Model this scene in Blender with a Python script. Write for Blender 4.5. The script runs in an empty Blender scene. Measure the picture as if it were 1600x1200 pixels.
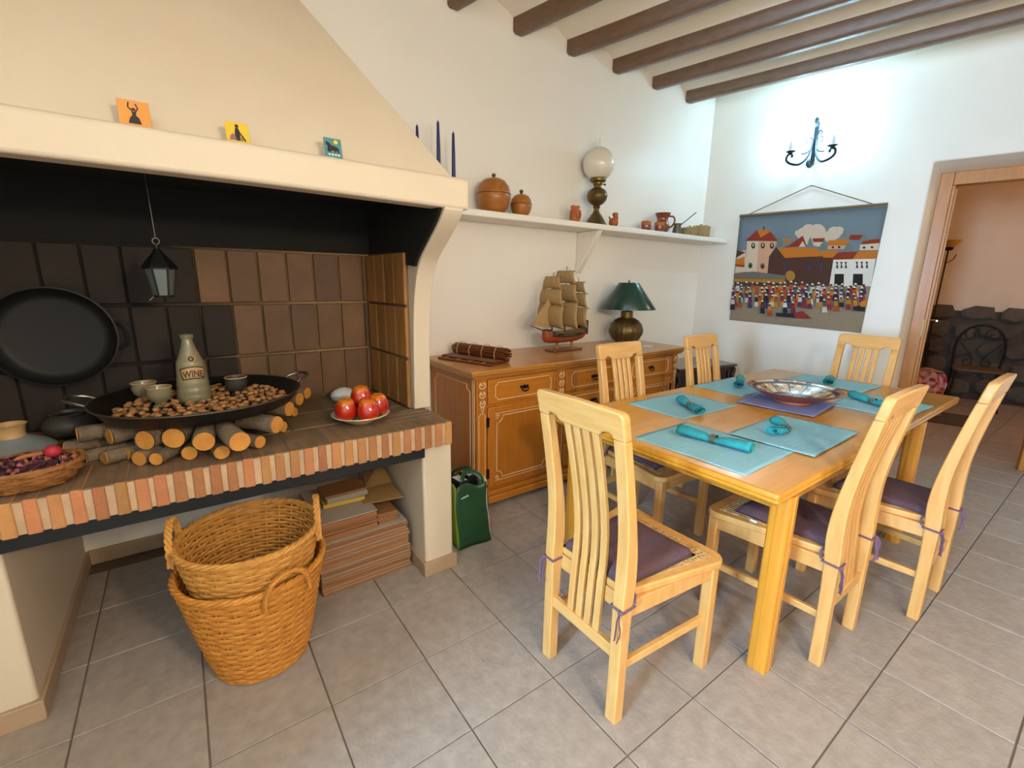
import bpy, bmesh, math, random
from mathutils import Vector, Matrix
random.seed(7)
PI = math.pi
S = bpy.context.scene
COL = S.collection

# ------------------------------------------------------------------ camera
yaw, pit, roll = math.radians(36.007), math.radians(12.685), math.radians(0.836)
fw = Vector((math.sin(yaw)*math.cos(pit), math.cos(yaw)*math.cos(pit), -math.sin(pit)))
rt = Vector((math.cos(yaw), -math.sin(yaw), 0)); up = rt.cross(fw)
r2 = rt*math.cos(roll)+up*math.sin(roll); u2 = -rt*math.sin(roll)+up*math.cos(roll)
cd = bpy.data.cameras.new('camera'); cam = bpy.data.objects.new('camera', cd); COL.objects.link(cam)
cd.sensor_width = 36; cd.lens = 711.0/1600*36; cd.clip_start = .02
mw = Matrix((r2, u2, -fw)).transposed().to_4x4(); mw.translation = Vector((0, 0, 1.38)); cam.matrix_world = mw
S.camera = cam
# ------------------------------------------------------------------ world, lights, exposure
w = bpy.data.worlds.new('world'); S.world = w; w.use_nodes = True
bg = w.node_tree.nodes['Background']; bg.inputs[0].default_value = (.70, .82, 1, 1); bg.inputs[1].default_value = .6
def light(name, kind, loc, power, col, size=.1, sy=None, rot=(0, 0, 0)):
    l = bpy.data.lights.new(name, kind); l.energy = power; l.color = col
    if kind == 'AREA':
        l.shape = 'RECTANGLE'; l.size = size; l.size_y = sy or size
    else: l.shadow_soft_size = size
    o = bpy.data.objects.new(name, l); COL.objects.link(o); o.location = loc; o.rotation_euler = rot
    return o
light('window_daylight', 'AREA', (-3.52, -.20, 1.62), 400, (.43, .71, 1), 1.5, .66, (0, -PI/2, 0))
light('room_lamp', 'POINT', (.62, -.75, 1.82), 84, (1, .79, .54), .10)
light('added_rear_fill', 'POINT', (1.3, -2.55, 1.95), 80, (1, .90, .76), .08)  # unseen fill light, added behind the camera to brighten ceiling and back wall
light('next_room_lamp', 'POINT', (6.6, -.6, 2.3), 40, (1, .66, .38), .15)
S.view_settings.view_transform = 'Standard'; S.view_settings.look = 'None'
S.view_settings.gamma = 1; S.view_settings.use_curve_mapping = False
S.view_settings.exposure = -0.05

# ------------------------------------------------------------------ helpers
def lin(c):
    c = c.lstrip('#'); o = []
    for i in (0, 2, 4):
        v = int(c[i:i+2], 16)/255
        o.append(v/12.92 if v <= .04045 else ((v+.055)/1.055)**2.4)
    return (*o, 1)
MATS = {}
def mat(name, col, rough=.5, metal=0, col2=None, scale=8, stretch=(1, 1, 1), bump=0, bscale=None, rand=0, spec=.5,
        coat=0, trans=0, alpha=1, detail=4, contrast=.25, emit=0, wave=None, hue=0):
    m = bpy.data.materials.new(name); m.use_nodes = True; nt = m.node_tree; N = nt.nodes; L = nt.links
    p = N['Principled BSDF']; p.inputs['Base Color'].default_value = lin(col); p.inputs['Roughness'].default_value = rough
    p.inputs['Metallic'].default_value = metal; p.inputs['Specular IOR Level'].default_value = spec
    p.inputs['Coat Weight'].default_value = coat; p.inputs['Coat Roughness'].default_value = .12
    p.inputs['Transmission Weight'].default_value = trans; p.inputs['Alpha'].default_value = alpha
    if emit: p.inputs['Emission Color'].default_value = lin(col); p.inputs['Emission Strength'].default_value = emit
    tc = N.new('ShaderNodeTexCoord'); mp = N.new('ShaderNodeMapping'); mp.inputs['Scale'].default_value = stretch
    L.new(tc.outputs['Object'], mp.inputs['Vector'])
    oi = N.new('ShaderNodeObjectInfo')
    off = N.new('ShaderNodeVectorMath'); off.operation = 'SCALE'; off.inputs[0].default_value = (13, 7, 5)
    L.new(oi.outputs['Random'], off.inputs['Scale'])
    ad = N.new('ShaderNodeVectorMath'); L.new(mp.outputs[0], ad.inputs[0]); L.new(off.outputs[0], ad.inputs[1])
    vec = ad.outputs[0] if rand else mp.outputs[0]
    out = None
    if col2:
        if wave:
            nz = N.new('ShaderNodeTexWave'); nz.inputs['Scale'].default_value = scale
            nz.inputs['Distortion'].default_value = wave; nz.inputs['Detail'].default_value = 3; nz.inputs['Detail Scale'].default_value = 1.2
        else:
            nz = N.new('ShaderNodeTexNoise'); nz.inputs['Scale'].default_value = scale; nz.inputs['Detail'].default_value = detail
        L.new(vec, nz.inputs['Vector'])
        rp = N.new('ShaderNodeValToRGB'); rp.color_ramp.elements[0].color = lin(col); rp.color_ramp.elements[1].color = lin(col2)
        rp.color_ramp.elements[0].position = .5-contrast; rp.color_ramp.elements[1].position = .5+contrast
        L.new(nz.outputs[0], rp.inputs[0]); out = rp.outputs[0]
    if rand:
        hs = N.new('ShaderNodeHueSaturation'); mr = N.new('ShaderNodeMapRange')
        mr.inputs['To Min'].default_value = 1-rand; mr.inputs['To Max'].default_value = 1+rand
        L.new(oi.outputs['Random'], mr.inputs[0]); L.new(mr.outputs[0], hs.inputs['Value'])
        if hue:
            m2 = N.new('ShaderNodeMapRange'); m2.inputs['To Min'].default_value = .5-hue; m2.inputs['To Max'].default_value = .5+hue
            fr = N.new('ShaderNodeMath'); fr.operation = 'MULTIPLY'; fr.inputs[1].default_value = 7.31
            f2 = N.new('ShaderNodeMath'); f2.operation = 'FRACT'
            L.new(oi.outputs['Random'], fr.inputs[0]); L.new(fr.outputs[0], f2.inputs[0]); L.new(f2.outputs[0], m2.inputs[0])
            L.new(m2.outputs[0], hs.inputs['Hue'])
        if out: L.new(out, hs.inputs['Color'])
        else: hs.inputs['Color'].default_value = lin(col)
        out = hs.outputs[0]
    if out: L.new(out, p.inputs['Base Color'])
    if bump:
        bn = N.new('ShaderNodeTexNoise'); bn.inputs['Scale'].default_value = bscale or scale*3; bn.inputs['Detail'].default_value = 5
        L.new(vec, bn.inputs['Vector'])
        bp = N.new('ShaderNodeBump'); bp.inputs['Strength'].default_value = bump; bp.inputs['Distance'].default_value = .01
        L.new(bn.outputs[0], bp.inputs['Height']); L.new(bp.outputs[0], p.inputs['Normal'])
    MATS[name] = m
    return m

class G:
    def __init__(s): s.v = []; s.f = []; s.mi = []; s.cur = 0
    def add(s, vs, fs):
        b = len(s.v); s.v += [tuple(v) for v in vs]; s.f += [tuple(b+i for i in f) for f in fs]; s.mi += [s.cur]*len(fs); return s
    def box(s, x0, y0, z0, x1, y1, z1):
        v = [(x0, y0, z0), (x1, y0, z0), (x1, y1, z0), (x0, y1, z0), (x0, y0, z1), (x1, y0, z1), (x1, y1, z1), (x0, y1, z1)]
        return s.add(v, [(3, 2, 1, 0), (4, 5, 6, 7), (0, 1, 5, 4), (1, 2, 6, 5), (2, 3, 7, 6), (3, 0, 4, 7)])
    def hexa(s, b, t):
        return s.add(list(b)+list(t), [(3, 2, 1, 0), (4, 5, 6, 7), (0, 1, 5, 4), (1, 2, 6, 5), (2, 3, 7, 6), (3, 0, 4, 7)])
    def tube(s, pts, r, n=8, closed=False, caps=True, flat=1.0):
        pts = [Vector(p) for p in pts]; m = len(pts); rs = r if isinstance(r, (list, tuple)) else [r]*m
        vs = []; nrm = None
        for i, p in enumerate(pts):
            if closed: t = pts[(i+1) % m]-pts[i-1]
            else: t = pts[min(i+1, m-1)]-pts[max(i-1, 0)]
            t.normalize()
            if nrm is None:
                a = Vector((0, 0, 1)) if abs(t.z) < .9 else Vector((1, 0, 0)); nrm = (a-t*a.dot(t)).normalized()
            else:
                nrm = nrm-t*nrm.dot(t); nrm.normalize()
            b = t.cross(nrm)
            for k in range(n):
                an = 2*PI*k/n; vs.append(p+nrm*math.cos(an)*rs[i]+b*math.sin(an)*rs[i]*flat)
        fs = []
        for i in range(m if closed else m-1):
            j = (i+1) % m
            for k in range(n): fs.append((i*n+k, i*n+(k+1) % n, j*n+(k+1) % n, j*n+k))
        if caps and not closed: fs += [tuple(range(n))[::-1], tuple((m-1)*n+k for k in range(n))]
        return s.add(vs, fs)
    def lathe(s, prof, n=32, c=(0, 0, 0), sy=1.0, fn=None):
        vs = []; ids = []
        for (r, z) in prof:
            if r < 1e-6: ids.append([len(vs)]); vs.append((c[0], c[1], c[2]+z))
            else:
                row = []
                for k in range(n):
                    a = 2*PI*k/n; rr = r*(fn(a, z) if fn else 1); row.append(len(vs)); vs.append((c[0]+rr*math.cos(a), c[1]+rr*math.sin(a)*sy, c[2]+z))
                ids.append(row)
        fs = []
        for A, B in zip(ids, ids[1:]):
            if len(A) == 1 and len(B) == 1: continue
            for k in range(n):
                j = (k+1) % n
                if len(A) == 1: fs.append((A[0], B[j], B[k]))
                elif len(B) == 1: fs.append((A[k], A[j], B[0]))
                else: fs.append((A[k], A[j], B[j], B[k]))
        return s.add(vs, fs)
    def prism(s, poly, c0, c1, fn):
        n = len(poly); vs = [fn(a, b, c0) for a, b in poly]+[fn(a, b, c1) for a, b in poly]
        fs = [tuple(range(n))[::-1], tuple(range(n, 2*n))]+[(i, (i+1) % n, n+(i+1) % n, n+i) for i in range(n)]
        return s.add(vs, fs)
    def grid(s, fn, nu, nv, cu=False):
        vs = [fn(i/nu, j/nv) for j in range(nv+1) for i in range(nu if cu else nu+1)]; W = nu if cu else nu+1; fs = []
        for j in range(nv):
            for i in range(nu):
                k = (i+1) % W; fs.append((j*W+i, j*W+k, (j+1)*W+k, (j+1)*W+i))
        return s.add(vs, fs)
    def sphere(s, c, r, n=16, m=10, sx=1, sy=1, sz=1):
        return s.lathe([(r*math.sin(PI*i/m)*sx, -r*math.cos(PI*i/m)*sz) for i in range(m+1)], n, c, sy/sx)
    def rectsweep(s, path, w, d, y0=0):
        # path of (x, z); section: width w across y (or list), depth d across the path
        vs = []; m = len(path)
        for i, (x, z) in enumerate(path):
            a = path[max(i-1, 0)]; b = path[min(i+1, m-1)]; tx, tz = b[0]-a[0], b[1]-a[1]; l = math.hypot(tx, tz); nx, nz = tz/l, -tx/l
            if i in (0, m-1): nx, nz = 1, 0
            dd = d[i] if isinstance(d, (list, tuple)) else d
            for sx, sy in ((-1, -1), (1, -1), (1, 1), (-1, 1)): vs.append((x+nx*dd/2*sx, y0+w/2*sy, z+nz*dd/2*sx))
        fs = [(0, 1, 2, 3), tuple(4*(m-1)+k for k in (3, 2, 1, 0))]
        for i in range(m-1):
            for k in range(4): fs.append((4*i+k, 4*i+4+k, 4*i+4+(k+1) % 4, 4*i+(k+1) % 4))
        return s.add(vs, fs)
    def build(s, name, m, parent=None, bevel=0, solid=0, sub=0, smooth=40, loc=None, bseg=2):
        me = bpy.data.meshes.new(name); me.from_pydata(s.v, [], s.f)
        ms = m if isinstance(m, (list, tuple)) else [m]
        for q in ms: me.materials.append(MATS[q])
        if len(ms) > 1: me.polygons.foreach_set('material_index', s.mi)
        bm = bmesh.new(); bm.from_mesh(me); bmesh.ops.recalc_face_normals(bm, faces=bm.faces); bm.to_mesh(me); bm.free()
        if smooth:
            me.polygons.foreach_set('use_smooth', [True]*len(me.polygons)); me.set_sharp_from_angle(angle=math.radians(smooth))
        o = bpy.data.objects.new(name, me); COL.objects.link(o)
        if parent: o.parent = parent
        if loc: o.location = loc
        if solid:
            d = o.modifiers.new('solid', 'SOLIDIFY'); d.thickness = solid; d.offset = 0
        if bevel:
            b = o.modifiers.new('bevel', 'BEVEL'); b.width = bevel; b.segments = bseg; b.limit_method = 'ANGLE'; b.angle_limit = math.radians(40)
        if sub:
            u = o.modifiers.new('sub', 'SUBSURF'); u.levels = u.render_levels = sub
        return o
def tag(o, label, cat, group=None, kind=None):
    o['label'] = label; o['category'] = cat
    if group: o['group'] = group
    if kind: o['kind'] = kind
    return o
def thing(name, label, cat, loc=(0, 0, 0), rz=0, group=None):
    o = bpy.data.objects.new(name, None); COL.objects.link(o); o.location = loc; o.rotation_euler = (0, 0, rz); o.empty_display_size = .1
    return tag(o, label, cat, group)
def struct(o): o['kind'] = 'structure'; return o
def stuff(o): o['kind'] = 'stuff'; return o
def inst(src, name, parent, loc=(0, 0, 0), rot=(0, 0, 0), scale=(1, 1, 1)):
    o = bpy.data.objects.new(name, src.data); COL.objects.link(o); o.parent = parent; o.location = loc; o.rotation_euler = rot; o.scale = scale
    for md in src.modifiers:
        n = o.modifiers.new(md.name, md.type)
        for a in ('width', 'segments', 'limit_method', 'angle_limit', 'thickness', 'offset', 'levels', 'render_levels'):
            if hasattr(md, a): setattr(n, a, getattr(md, a))
    return o
def dup(root, loc, rz, label, group=None):
    r = root.copy(); COL.objects.link(r); r.location = loc; r.rotation_euler = (0, 0, rz); r['label'] = label
    if group: r['group'] = group
    for ch in list(root.children):
        c = ch.copy(); COL.objects.link(c); c.parent = r
        for g in ch.children:
            d = g.copy(); COL.objects.link(d); d.parent = c
    return r
def arc(cx, cy, r, a0, a1, n=8): return [(cx+r*math.cos(a0+(a1-a0)*i/n), cy+r*math.sin(a0+(a1-a0)*i/n)) for i in range(n+1)]
def rrect(x0, y0, x1, y1, r, n=4):
    return arc(x1-r, y0+r, r, -PI/2, 0, n)+arc(x1-r, y1-r, r, 0, PI/2, n)+arc(x0+r, y1-r, r, PI/2, PI, n)+arc(x0+r, y0+r, r, PI, 1.5*PI, n)
XY = lambda a, b, c: (a, b, c)
XZ = lambda a, b, c: (a, c, b)
YZ = lambda a, b, c: (c, a, b)
def smoothpath(P, n=6):
    out = []; P = [Vector(p) for p in P]
    for i in range(len(P)-1):
        p0 = P[max(i-1, 0)]; p1 = P[i]; p2 = P[i+1]; p3 = P[min(i+2, len(P)-1)]
        for k in range(n):
            t = k/n; out.append(.5*((2*p1)+(p2-p0)*t+(2*p0-5*p1+4*p2-p3)*t*t+(3*p1-p0-3*p2+p3)*t**3))
    out.append(P[-1]); return out

# ------------------------------------------------------------------ materials
mat('plaster', '#D6C5AE', .55, col2='#DCCCB6', scale=3, bump=.12, bscale=45, spec=.35)
mat('plaster_gloss', '#F3EDE4', .42, col2='#F6F0E8', scale=3, bump=.08, bscale=40, spec=.5)
mat('plaster_cream', '#EADDCB', .6, col2='#E5D7C3', scale=2, bump=.1, bscale=40)
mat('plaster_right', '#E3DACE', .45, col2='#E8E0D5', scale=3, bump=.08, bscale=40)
mat('plaster_tan', '#E2C7AA', .6, col2='#D9BB9B', scale=2, bump=.3, bscale=30)
mat('ceiling', '#F8F2E6', .65, col2='#F3ECDE', scale=5, bump=.4, bscale=30)
mat('beam', '#7E6350', .40, col2='#6C523F', scale=6, stretch=(8, 1, 8), bump=.2)
mat('grout', '#6F6152', .85)
mat('tile', '#ADA198', .40, col2='#958980', scale=24, bump=.15, bscale=70, rand=.04, contrast=.30, spec=.45)
mat('base_tile', '#B59A7E', .45, col2='#A88D72', scale=9, bump=.1)
mat('mortar', '#CDAA86', .85, col2='#B0957B', scale=20, bump=.4)
mat('brick', '#B97F4E', .8, col2='#A9714A', scale=14, bump=.5, bscale=60, rand=.22, hue=.012)
mat('brick_top', '#8A6E50', .8, col2='#75593F', scale=12, bump=.4, bscale=60, rand=.12)
mat('hearth_tile', '#8A7052', .7, col2='#70593F', scale=9, bump=.3, rand=.12)
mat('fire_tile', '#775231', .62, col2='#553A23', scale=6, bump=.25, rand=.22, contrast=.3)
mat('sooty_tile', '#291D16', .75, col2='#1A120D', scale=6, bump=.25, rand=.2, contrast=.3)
mat('side_tile', '#A9753C', .6, col2='#855A2E', scale=6, stretch=(4, 4, 1), bump=.2, rand=.15)
mat('fire_grout', '#7D6345', .85)
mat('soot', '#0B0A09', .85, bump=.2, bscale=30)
mat('black_steel', '#14161A', .5, metal=.2)
mat('beech', '#E0AC69', .42, col2='#D1964F', scale=5, stretch=(9, 9, 1.2), rand=.04, coat=.25)
mat('beech_rail', '#E0AC69', .42, col2='#D1964F', scale=5, stretch=(9, 1.2, 9), rand=.04, coat=.25)
mat('oak', '#D8952F', .28, col2='#C98523', scale=4, stretch=(1.2, 14, 14), coat=.35)
mat('oak_leg', '#DA9632', .32, col2='#CB8526', scale=4, stretch=(12, 12, 1), coat=.3)
mat('side_oak', '#C0761F', .38, col2='#AA6518', scale=4, stretch=(12, 12, 1.2), coat=.2)
mat('side_oak_h', '#C47C26', .36, col2='#AF6B1C', scale=4, stretch=(1.2, 12, 12), coat=.2)
mat('side_top', '#C6873C', .3, col2='#B6772E', scale=4, stretch=(1.2, 14, 14), coat=.3)
mat('pale_line', '#E6C397', .5)
mat('bronze', '#2B2019', .45, metal=.6)
mat('cushion', '#5E454C', .9, col2='#553D45', scale=60, bump=.15, bscale=200)
mat('tie', '#6A4C62', .85)
mat('cane', '#D6B078', .6, col2='#B58B52', scale=90, bump=.6, bscale=120, contrast=.15)
mat('white_tag', '#DDE6EA', .7)
mat('turq_mat', '#93C3CF', .9, col2='#86B9C6', scale=4, stretch=(2, 60, 60), bump=.35, bscale=5)
mat('violet_mat', '#8C92C4', .9, col2='#8087BB', scale=4, stretch=(60, 2, 60), bump=.35, bscale=5)
mat('napkin', '#2E9AA0', .85, col2='#278E95', scale=30, bump=.2, bscale=120)
mat('ring', '#6E655C', .45, metal=.4)
mat('terracotta', '#A2553C', .5, col2='#93492F', scale=10)
mat('bowl_cream', '#C9A67C', .22, col2='#BF9A6E', scale=12, coat=.5)
mat('bowl_black', '#1D1712', .25, coat=.5)
mat('bowl_white', '#D9DCDD', .2, coat=.6)
mat('bowl_yellow', '#D8C36A', .22, coat=.5)
mat('bowl_rust', '#A8672F', .25, coat=.5)
mat('wicker', '#D18E38', .6, col2='#B06E22', scale=30, rand=.05, bump=.2)
mat('wicker_pale', '#D39A4C', .6, col2='#B77C33', scale=30, bump=.2)
mat('wicker_dark', '#A9713A', .6, col2='#7C4C22', scale=30, bump=.2)
mat('bark', '#86735C', .85, col2='#6B5A48', scale=14, stretch=(3, 3, 1), bump=.5, rand=.12)
mat('cut_wood', '#CC8C3C', .75, col2='#B57630', scale=30, rand=.08)
mat('iron', '#3A3733', .42, metal=.75, col2='#2B2825', scale=14)
mat('iron_rim', '#6A655C', .35, metal=.8)
mat('dark_iron', '#131212', .55, metal=.3)
mat('almond', '#B88450', .75, col2='#96653A', scale=40, bump=.5, rand=.2)
mat('stoneware', '#8F876B', .35, col2='#7C745A', scale=9, coat=.3)
mat('stoneware_tan', '#C09A6A', .5)
mat('stoneware_brown', '#4A2A1B', .5)
mat('grey_glaze', '#8E9494', .35, col2='#7E8486', scale=5, coat=.3)
mat('white_ceramic', '#D8D4CC', .3, col2='#C9CCCF', scale=3, coat=.3)
mat('apple_red', '#A81C0E', .12, coat=.8)
mat('leaf', '#2F4A1E', .4)
mat('potp_plum', '#4A2630', .85, rand=.3); mat('potp_pink', '#A25A66', .85); mat('potp_tan', '#B06A4A', .85); mat('red_ball', '#B22838', .6)
mat('glass', '#FFFFFF', .03, trans=1, spec=.5)
mat('dark_pot', '#46423C', .5, col2='#38342F', scale=6)
mat('cream_ceramic', '#E2D2B6', .3, col2='#D6C4A4', scale=4, coat=.3)
mat('hearth_bed', '#866C50', .9, col2='#735B42', scale=10, bump=.3)
mat('lantern_glass', '#5F6868', .35, alpha=1, spec=.6)
mat('board', '#96653C', .6, col2='#7F5230', scale=5, stretch=(1.5, 1.5, 20), rand=.18)
mat('board_face', '#A99C8E', .6)
mat('cardboard', '#A4804F', .8, col2='#987546', scale=8)
mat('book_yellow', '#B99738', .6); mat('book_grey', '#8A8378', .3)
mat('bag_green', '#1F4A2A', .38, col2='#193F23', scale=6, bump=.3, bscale=14)
mat('bag_lime', '#8FA83A', .5); mat('bag_cream', '#D7CDB2', .6); mat('black_plastic', '#151617', .35); mat('paper_white', '#D7D9DC', .6)
mat('bag_red', '#B4532E', .6)
mat('candle_blue', '#1F2A66', .4, coat=.2)
mat('wrought', '#15120F', .6, metal=.3)
mat('boxwood', '#AE6E28', .42, col2='#98591C', scale=5, stretch=(2, 2, 6), coat=.2)
mat('knob_dark', '#57401F', .4)
mat('clay', '#B5652F', .55, col2='#A2562A', scale=12)
mat('glazed_clay', '#8B3F18', .18, col2='#7A3412', scale=7, coat=.7)
mat('brass', '#8A6C38', .36, metal=.75, col2='#5E4820', scale=9)
mat('brass_dark', '#77623C', .38, metal=.65, col2='#574522', scale=12)
mat('globe', '#E9E3D6', .2, coat=.4)
mat('pewter', '#6C6355', .4, metal=.6)
mat('rattan', '#B59A6C', .7, col2='#957B50', scale=50, bump=.5, bscale=80)
mat('shade_green', '#0E3A33', .25, coat=.4)
mat('hull', '#9A4318', .4, col2='#863612', scale=8, coat=.2); mat('hull_dark', '#2C2620', .5); mat('hull_tan', '#9C7A4C', .5)
mat('sail', '#B99A6C', .85, col2='#A5875A', scale=12, stretch=(1, 14, 1)); mat('rope', '#8A7354', .8); mat('mast', '#4A331F', .5); mat('stand', '#7A4A25', .4)
mat('bamboo', '#7A3F1C', .4, col2='#5E2D12', scale=14, rand=.12); mat('bamboo_tie', '#C9955A', .6)
mat('dark_wood', '#2A1712', .4, col2='#1F100C', scale=6, coat=.2); mat('chest_top', '#4A332B', .28, coat=.5)
mat('plastic_bag', '#BFC6DA', .4)
mat('door_wood', '#B87422', .4, col2='#A3641C', scale=4, stretch=(12, 12, 1.2), coat=.2)
mat('chrome', '#C9C3B4', .25, metal=1)
mat('stone_a', '#5F5346', .85, col2='#463C33', scale=6, bump=.8, bscale=14, rand=.25)
mat('stone_mortar', '#4C4239', .9, bump=.5, bscale=30)
mat('chair_seat', '#5F4A33', .7); mat('red_cloth', '#8E1E20', .8, col2='#C9A39A', scale=18, contrast=.12); mat('amber_glass', '#C98F3A', .3)
mat('rug_dark', '#3F3630', .95); mat('rug_light', '#6B5B4A', .95)
mat('sconce', '#2C3A40', .45, metal=.4); mat('sconce_candle', '#B9B2B0', .5)
mat('bulb', '#DDEBFF', .3, emit=12)
mat('souv_orange', '#D98A14', .3, coat=.5); mat('souv_yellow', '#D9B51C', .3, coat=.5); mat('souv_teal', '#3F7F86', .3, coat=.5); mat('ink', '#1B1412', .5); mat('souv_sun', '#D9C23C', .4); mat('souv_pink', '#8A5A6A', .4); mat('souv_white', '#D9D4CC', .4)
mat('flagcloth', '#D8D2C6', .9)
for k, c in dict(sky='#6F7C84', cloud='#CBB49F', cream='#D2BBA2', salmon='#D09C7C', redroof='#8A3018', orange='#BF6E1E', brown='#4F3024', ground='#94826C', greywall='#6E675C', tree='#6B7674', dark='#241A17', rod='#7A6646',
                 p1='#8A2B2B', p2='#C07A22', p3='#3E3A55', p4='#C9BFB4', p5='#6A2A45', p6='#4A5A5E', p7='#A84A1E', p8='#2A2430', white='#DED6CC', ochre='#A8752E').items():
    mat('tap_'+k, c, .95, bump=.6, bscale=40)
    MATS['tap_'+k].node_tree.nodes['Mapping'].inputs['Scale'].default_value = (1.5, 1.5, 16)

# soot staining that has crept along the mortar joints of the fire back
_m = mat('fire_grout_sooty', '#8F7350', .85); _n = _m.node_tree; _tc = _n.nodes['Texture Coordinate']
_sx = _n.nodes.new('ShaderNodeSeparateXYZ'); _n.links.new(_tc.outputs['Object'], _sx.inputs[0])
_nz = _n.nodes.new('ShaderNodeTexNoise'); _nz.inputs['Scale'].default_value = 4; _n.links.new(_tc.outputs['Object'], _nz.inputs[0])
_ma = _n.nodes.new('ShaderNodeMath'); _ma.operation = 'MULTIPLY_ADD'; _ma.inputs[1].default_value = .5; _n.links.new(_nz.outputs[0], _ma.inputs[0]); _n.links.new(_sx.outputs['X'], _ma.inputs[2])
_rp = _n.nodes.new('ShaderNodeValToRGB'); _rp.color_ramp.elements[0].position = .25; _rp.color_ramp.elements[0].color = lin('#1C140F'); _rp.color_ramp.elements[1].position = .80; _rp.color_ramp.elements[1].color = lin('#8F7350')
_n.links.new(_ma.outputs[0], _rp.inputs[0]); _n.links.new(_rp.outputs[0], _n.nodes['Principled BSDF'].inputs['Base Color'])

# ================================================================== the setting
YW = 2.80; CX = 4.392; WR = math.radians(-77)
D = Vector((math.cos(WR), math.sin(WR), 0)); NO = Vector((-math.sin(WR), math.cos(WR), 0))
def W(t, s, z): return Vector((CX, YW, 0))+D*t+NO*s+Vector((0, 0, z))
def wallobj(o): o.location = (CX, YW, 0); o.rotation_euler = (0, 0, WR); return o

# floor: grout bed and single tiles
fl = struct(G().box(-3.7, -3.1, -.12, 9.2, 4.6, -.004).build('floor', 'grout', smooth=0))
tp = .338; g = .0022
tsrc = None
t0 = G()
a, b = tp/2-g, tp/2-g-.0014
t0.hexa([(-a, -a, -.02), (a, -a, -.02), (a, a, -.02), (-a, a, -.02)], [(-a, -a, -.003), (a, -a, -.003), (a, a, -.003), (-a, a, -.003)])
t0.v = t0.v[:]; n0 = 4
t0.add([(-a, -a, -.003), (a, -a, -.003), (a, a, -.003), (-a, a, -.003), (-b, -b, 0), (b, -b, 0), (b, b, 0), (-b, b, 0)], [(4, 5, 6, 7), (0, 1, 5, 4), (1, 2, 6, 5), (2, 3, 7, 6), (3, 0, 4, 7)])
for i in range(-4, 26):
    for j in range(-5, 10):
        x = .425+tp*i; y = 1.512-.34*j*tp/.34
        dep = x*.588+y*.809
        if dep < .1 or y < -1.3: continue
        az = math.degrees(math.atan2(x, y))
        if az < -40 or az > 125 or y > 2.78: continue
        if x > 8.0 or (x > 4.9 and (y > 1.75 or y < -.3)): continue
        if tsrc is None: tsrc = t0.build('tile', 'tile', fl, smooth=0, loc=(x, y, 0))
        else: inst(tsrc, 'tile', fl, (x, y, 0), (0, 0, random.choice((0, PI/2, PI, 1.5*PI))))

# walls
wb = struct(G().box(-1.17, YW, -.05, 4.6, YW+.2, 3.3).build('wall_back', 'plaster_gloss', smooth=0))
wl = struct(G().box(-1.17, .68, 0, -1.05, YW, 3.3).build('wall_left', 'plaster', smooth=0))
struct(G().box(-3.6, .68, 0, -1.17, .80, 3.3).build('wall_alcove', 'plaster_cream', smooth=0))
struct(G().box(-3.6, -3.0, 0, 6.6, -2.85, 3.3).build('wall_front', 'plaster_cream', smooth=0))
gs = G(); gs.box(-3.72, -3, 0, -3.6, -.55, 3.3); gs.box(-3.72, .15, 0, -3.6, .80, 3.3); gs.box(-3.72, -.55, 2.35, -3.6, .15, 3.3); gs.box(-3.72, -.55, 0, -3.6, .15, .85)
struct(gs.build('wall_side', 'plaster_cream', smooth=0))
gf = G()
for y0, y1 in ((-.55, -.51), (.11, .15)): gf.box(-3.7, y0, .85, -3.64, y1, 2.35)
gf.box(-3.7, -.55, 2.29, -3.64, .15, 2.35); gf.box(-3.7, -.55, .85, -3.64, .15, .91)
struct(gf.build('window_1', 'door_wood', smooth=0))
T0, T1, DZ = 1.682, 2.66, 2.31
gr = G().prism([(-.25, -.05), (T0, -.05), (T0, DZ), (T1, DZ), (T1, -.05), (6.2, -.05), (6.2, 3.3), (-.25, 3.3)], 0, .26, XZ)
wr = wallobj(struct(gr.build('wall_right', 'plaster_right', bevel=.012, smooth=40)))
# baseboards
for nm, bx in (('baseboard_back', (-.5, YW-.012, 0, .8, YW, .075)),):
    struct(G().box(*bx).build(nm, 'base_tile', bevel=.002))
o = wallobj(struct(G().box(.35, -.012, 0, T0-.01, 0, .075).build('baseboard_right', 'base_tile', bevel=.002)))

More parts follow.
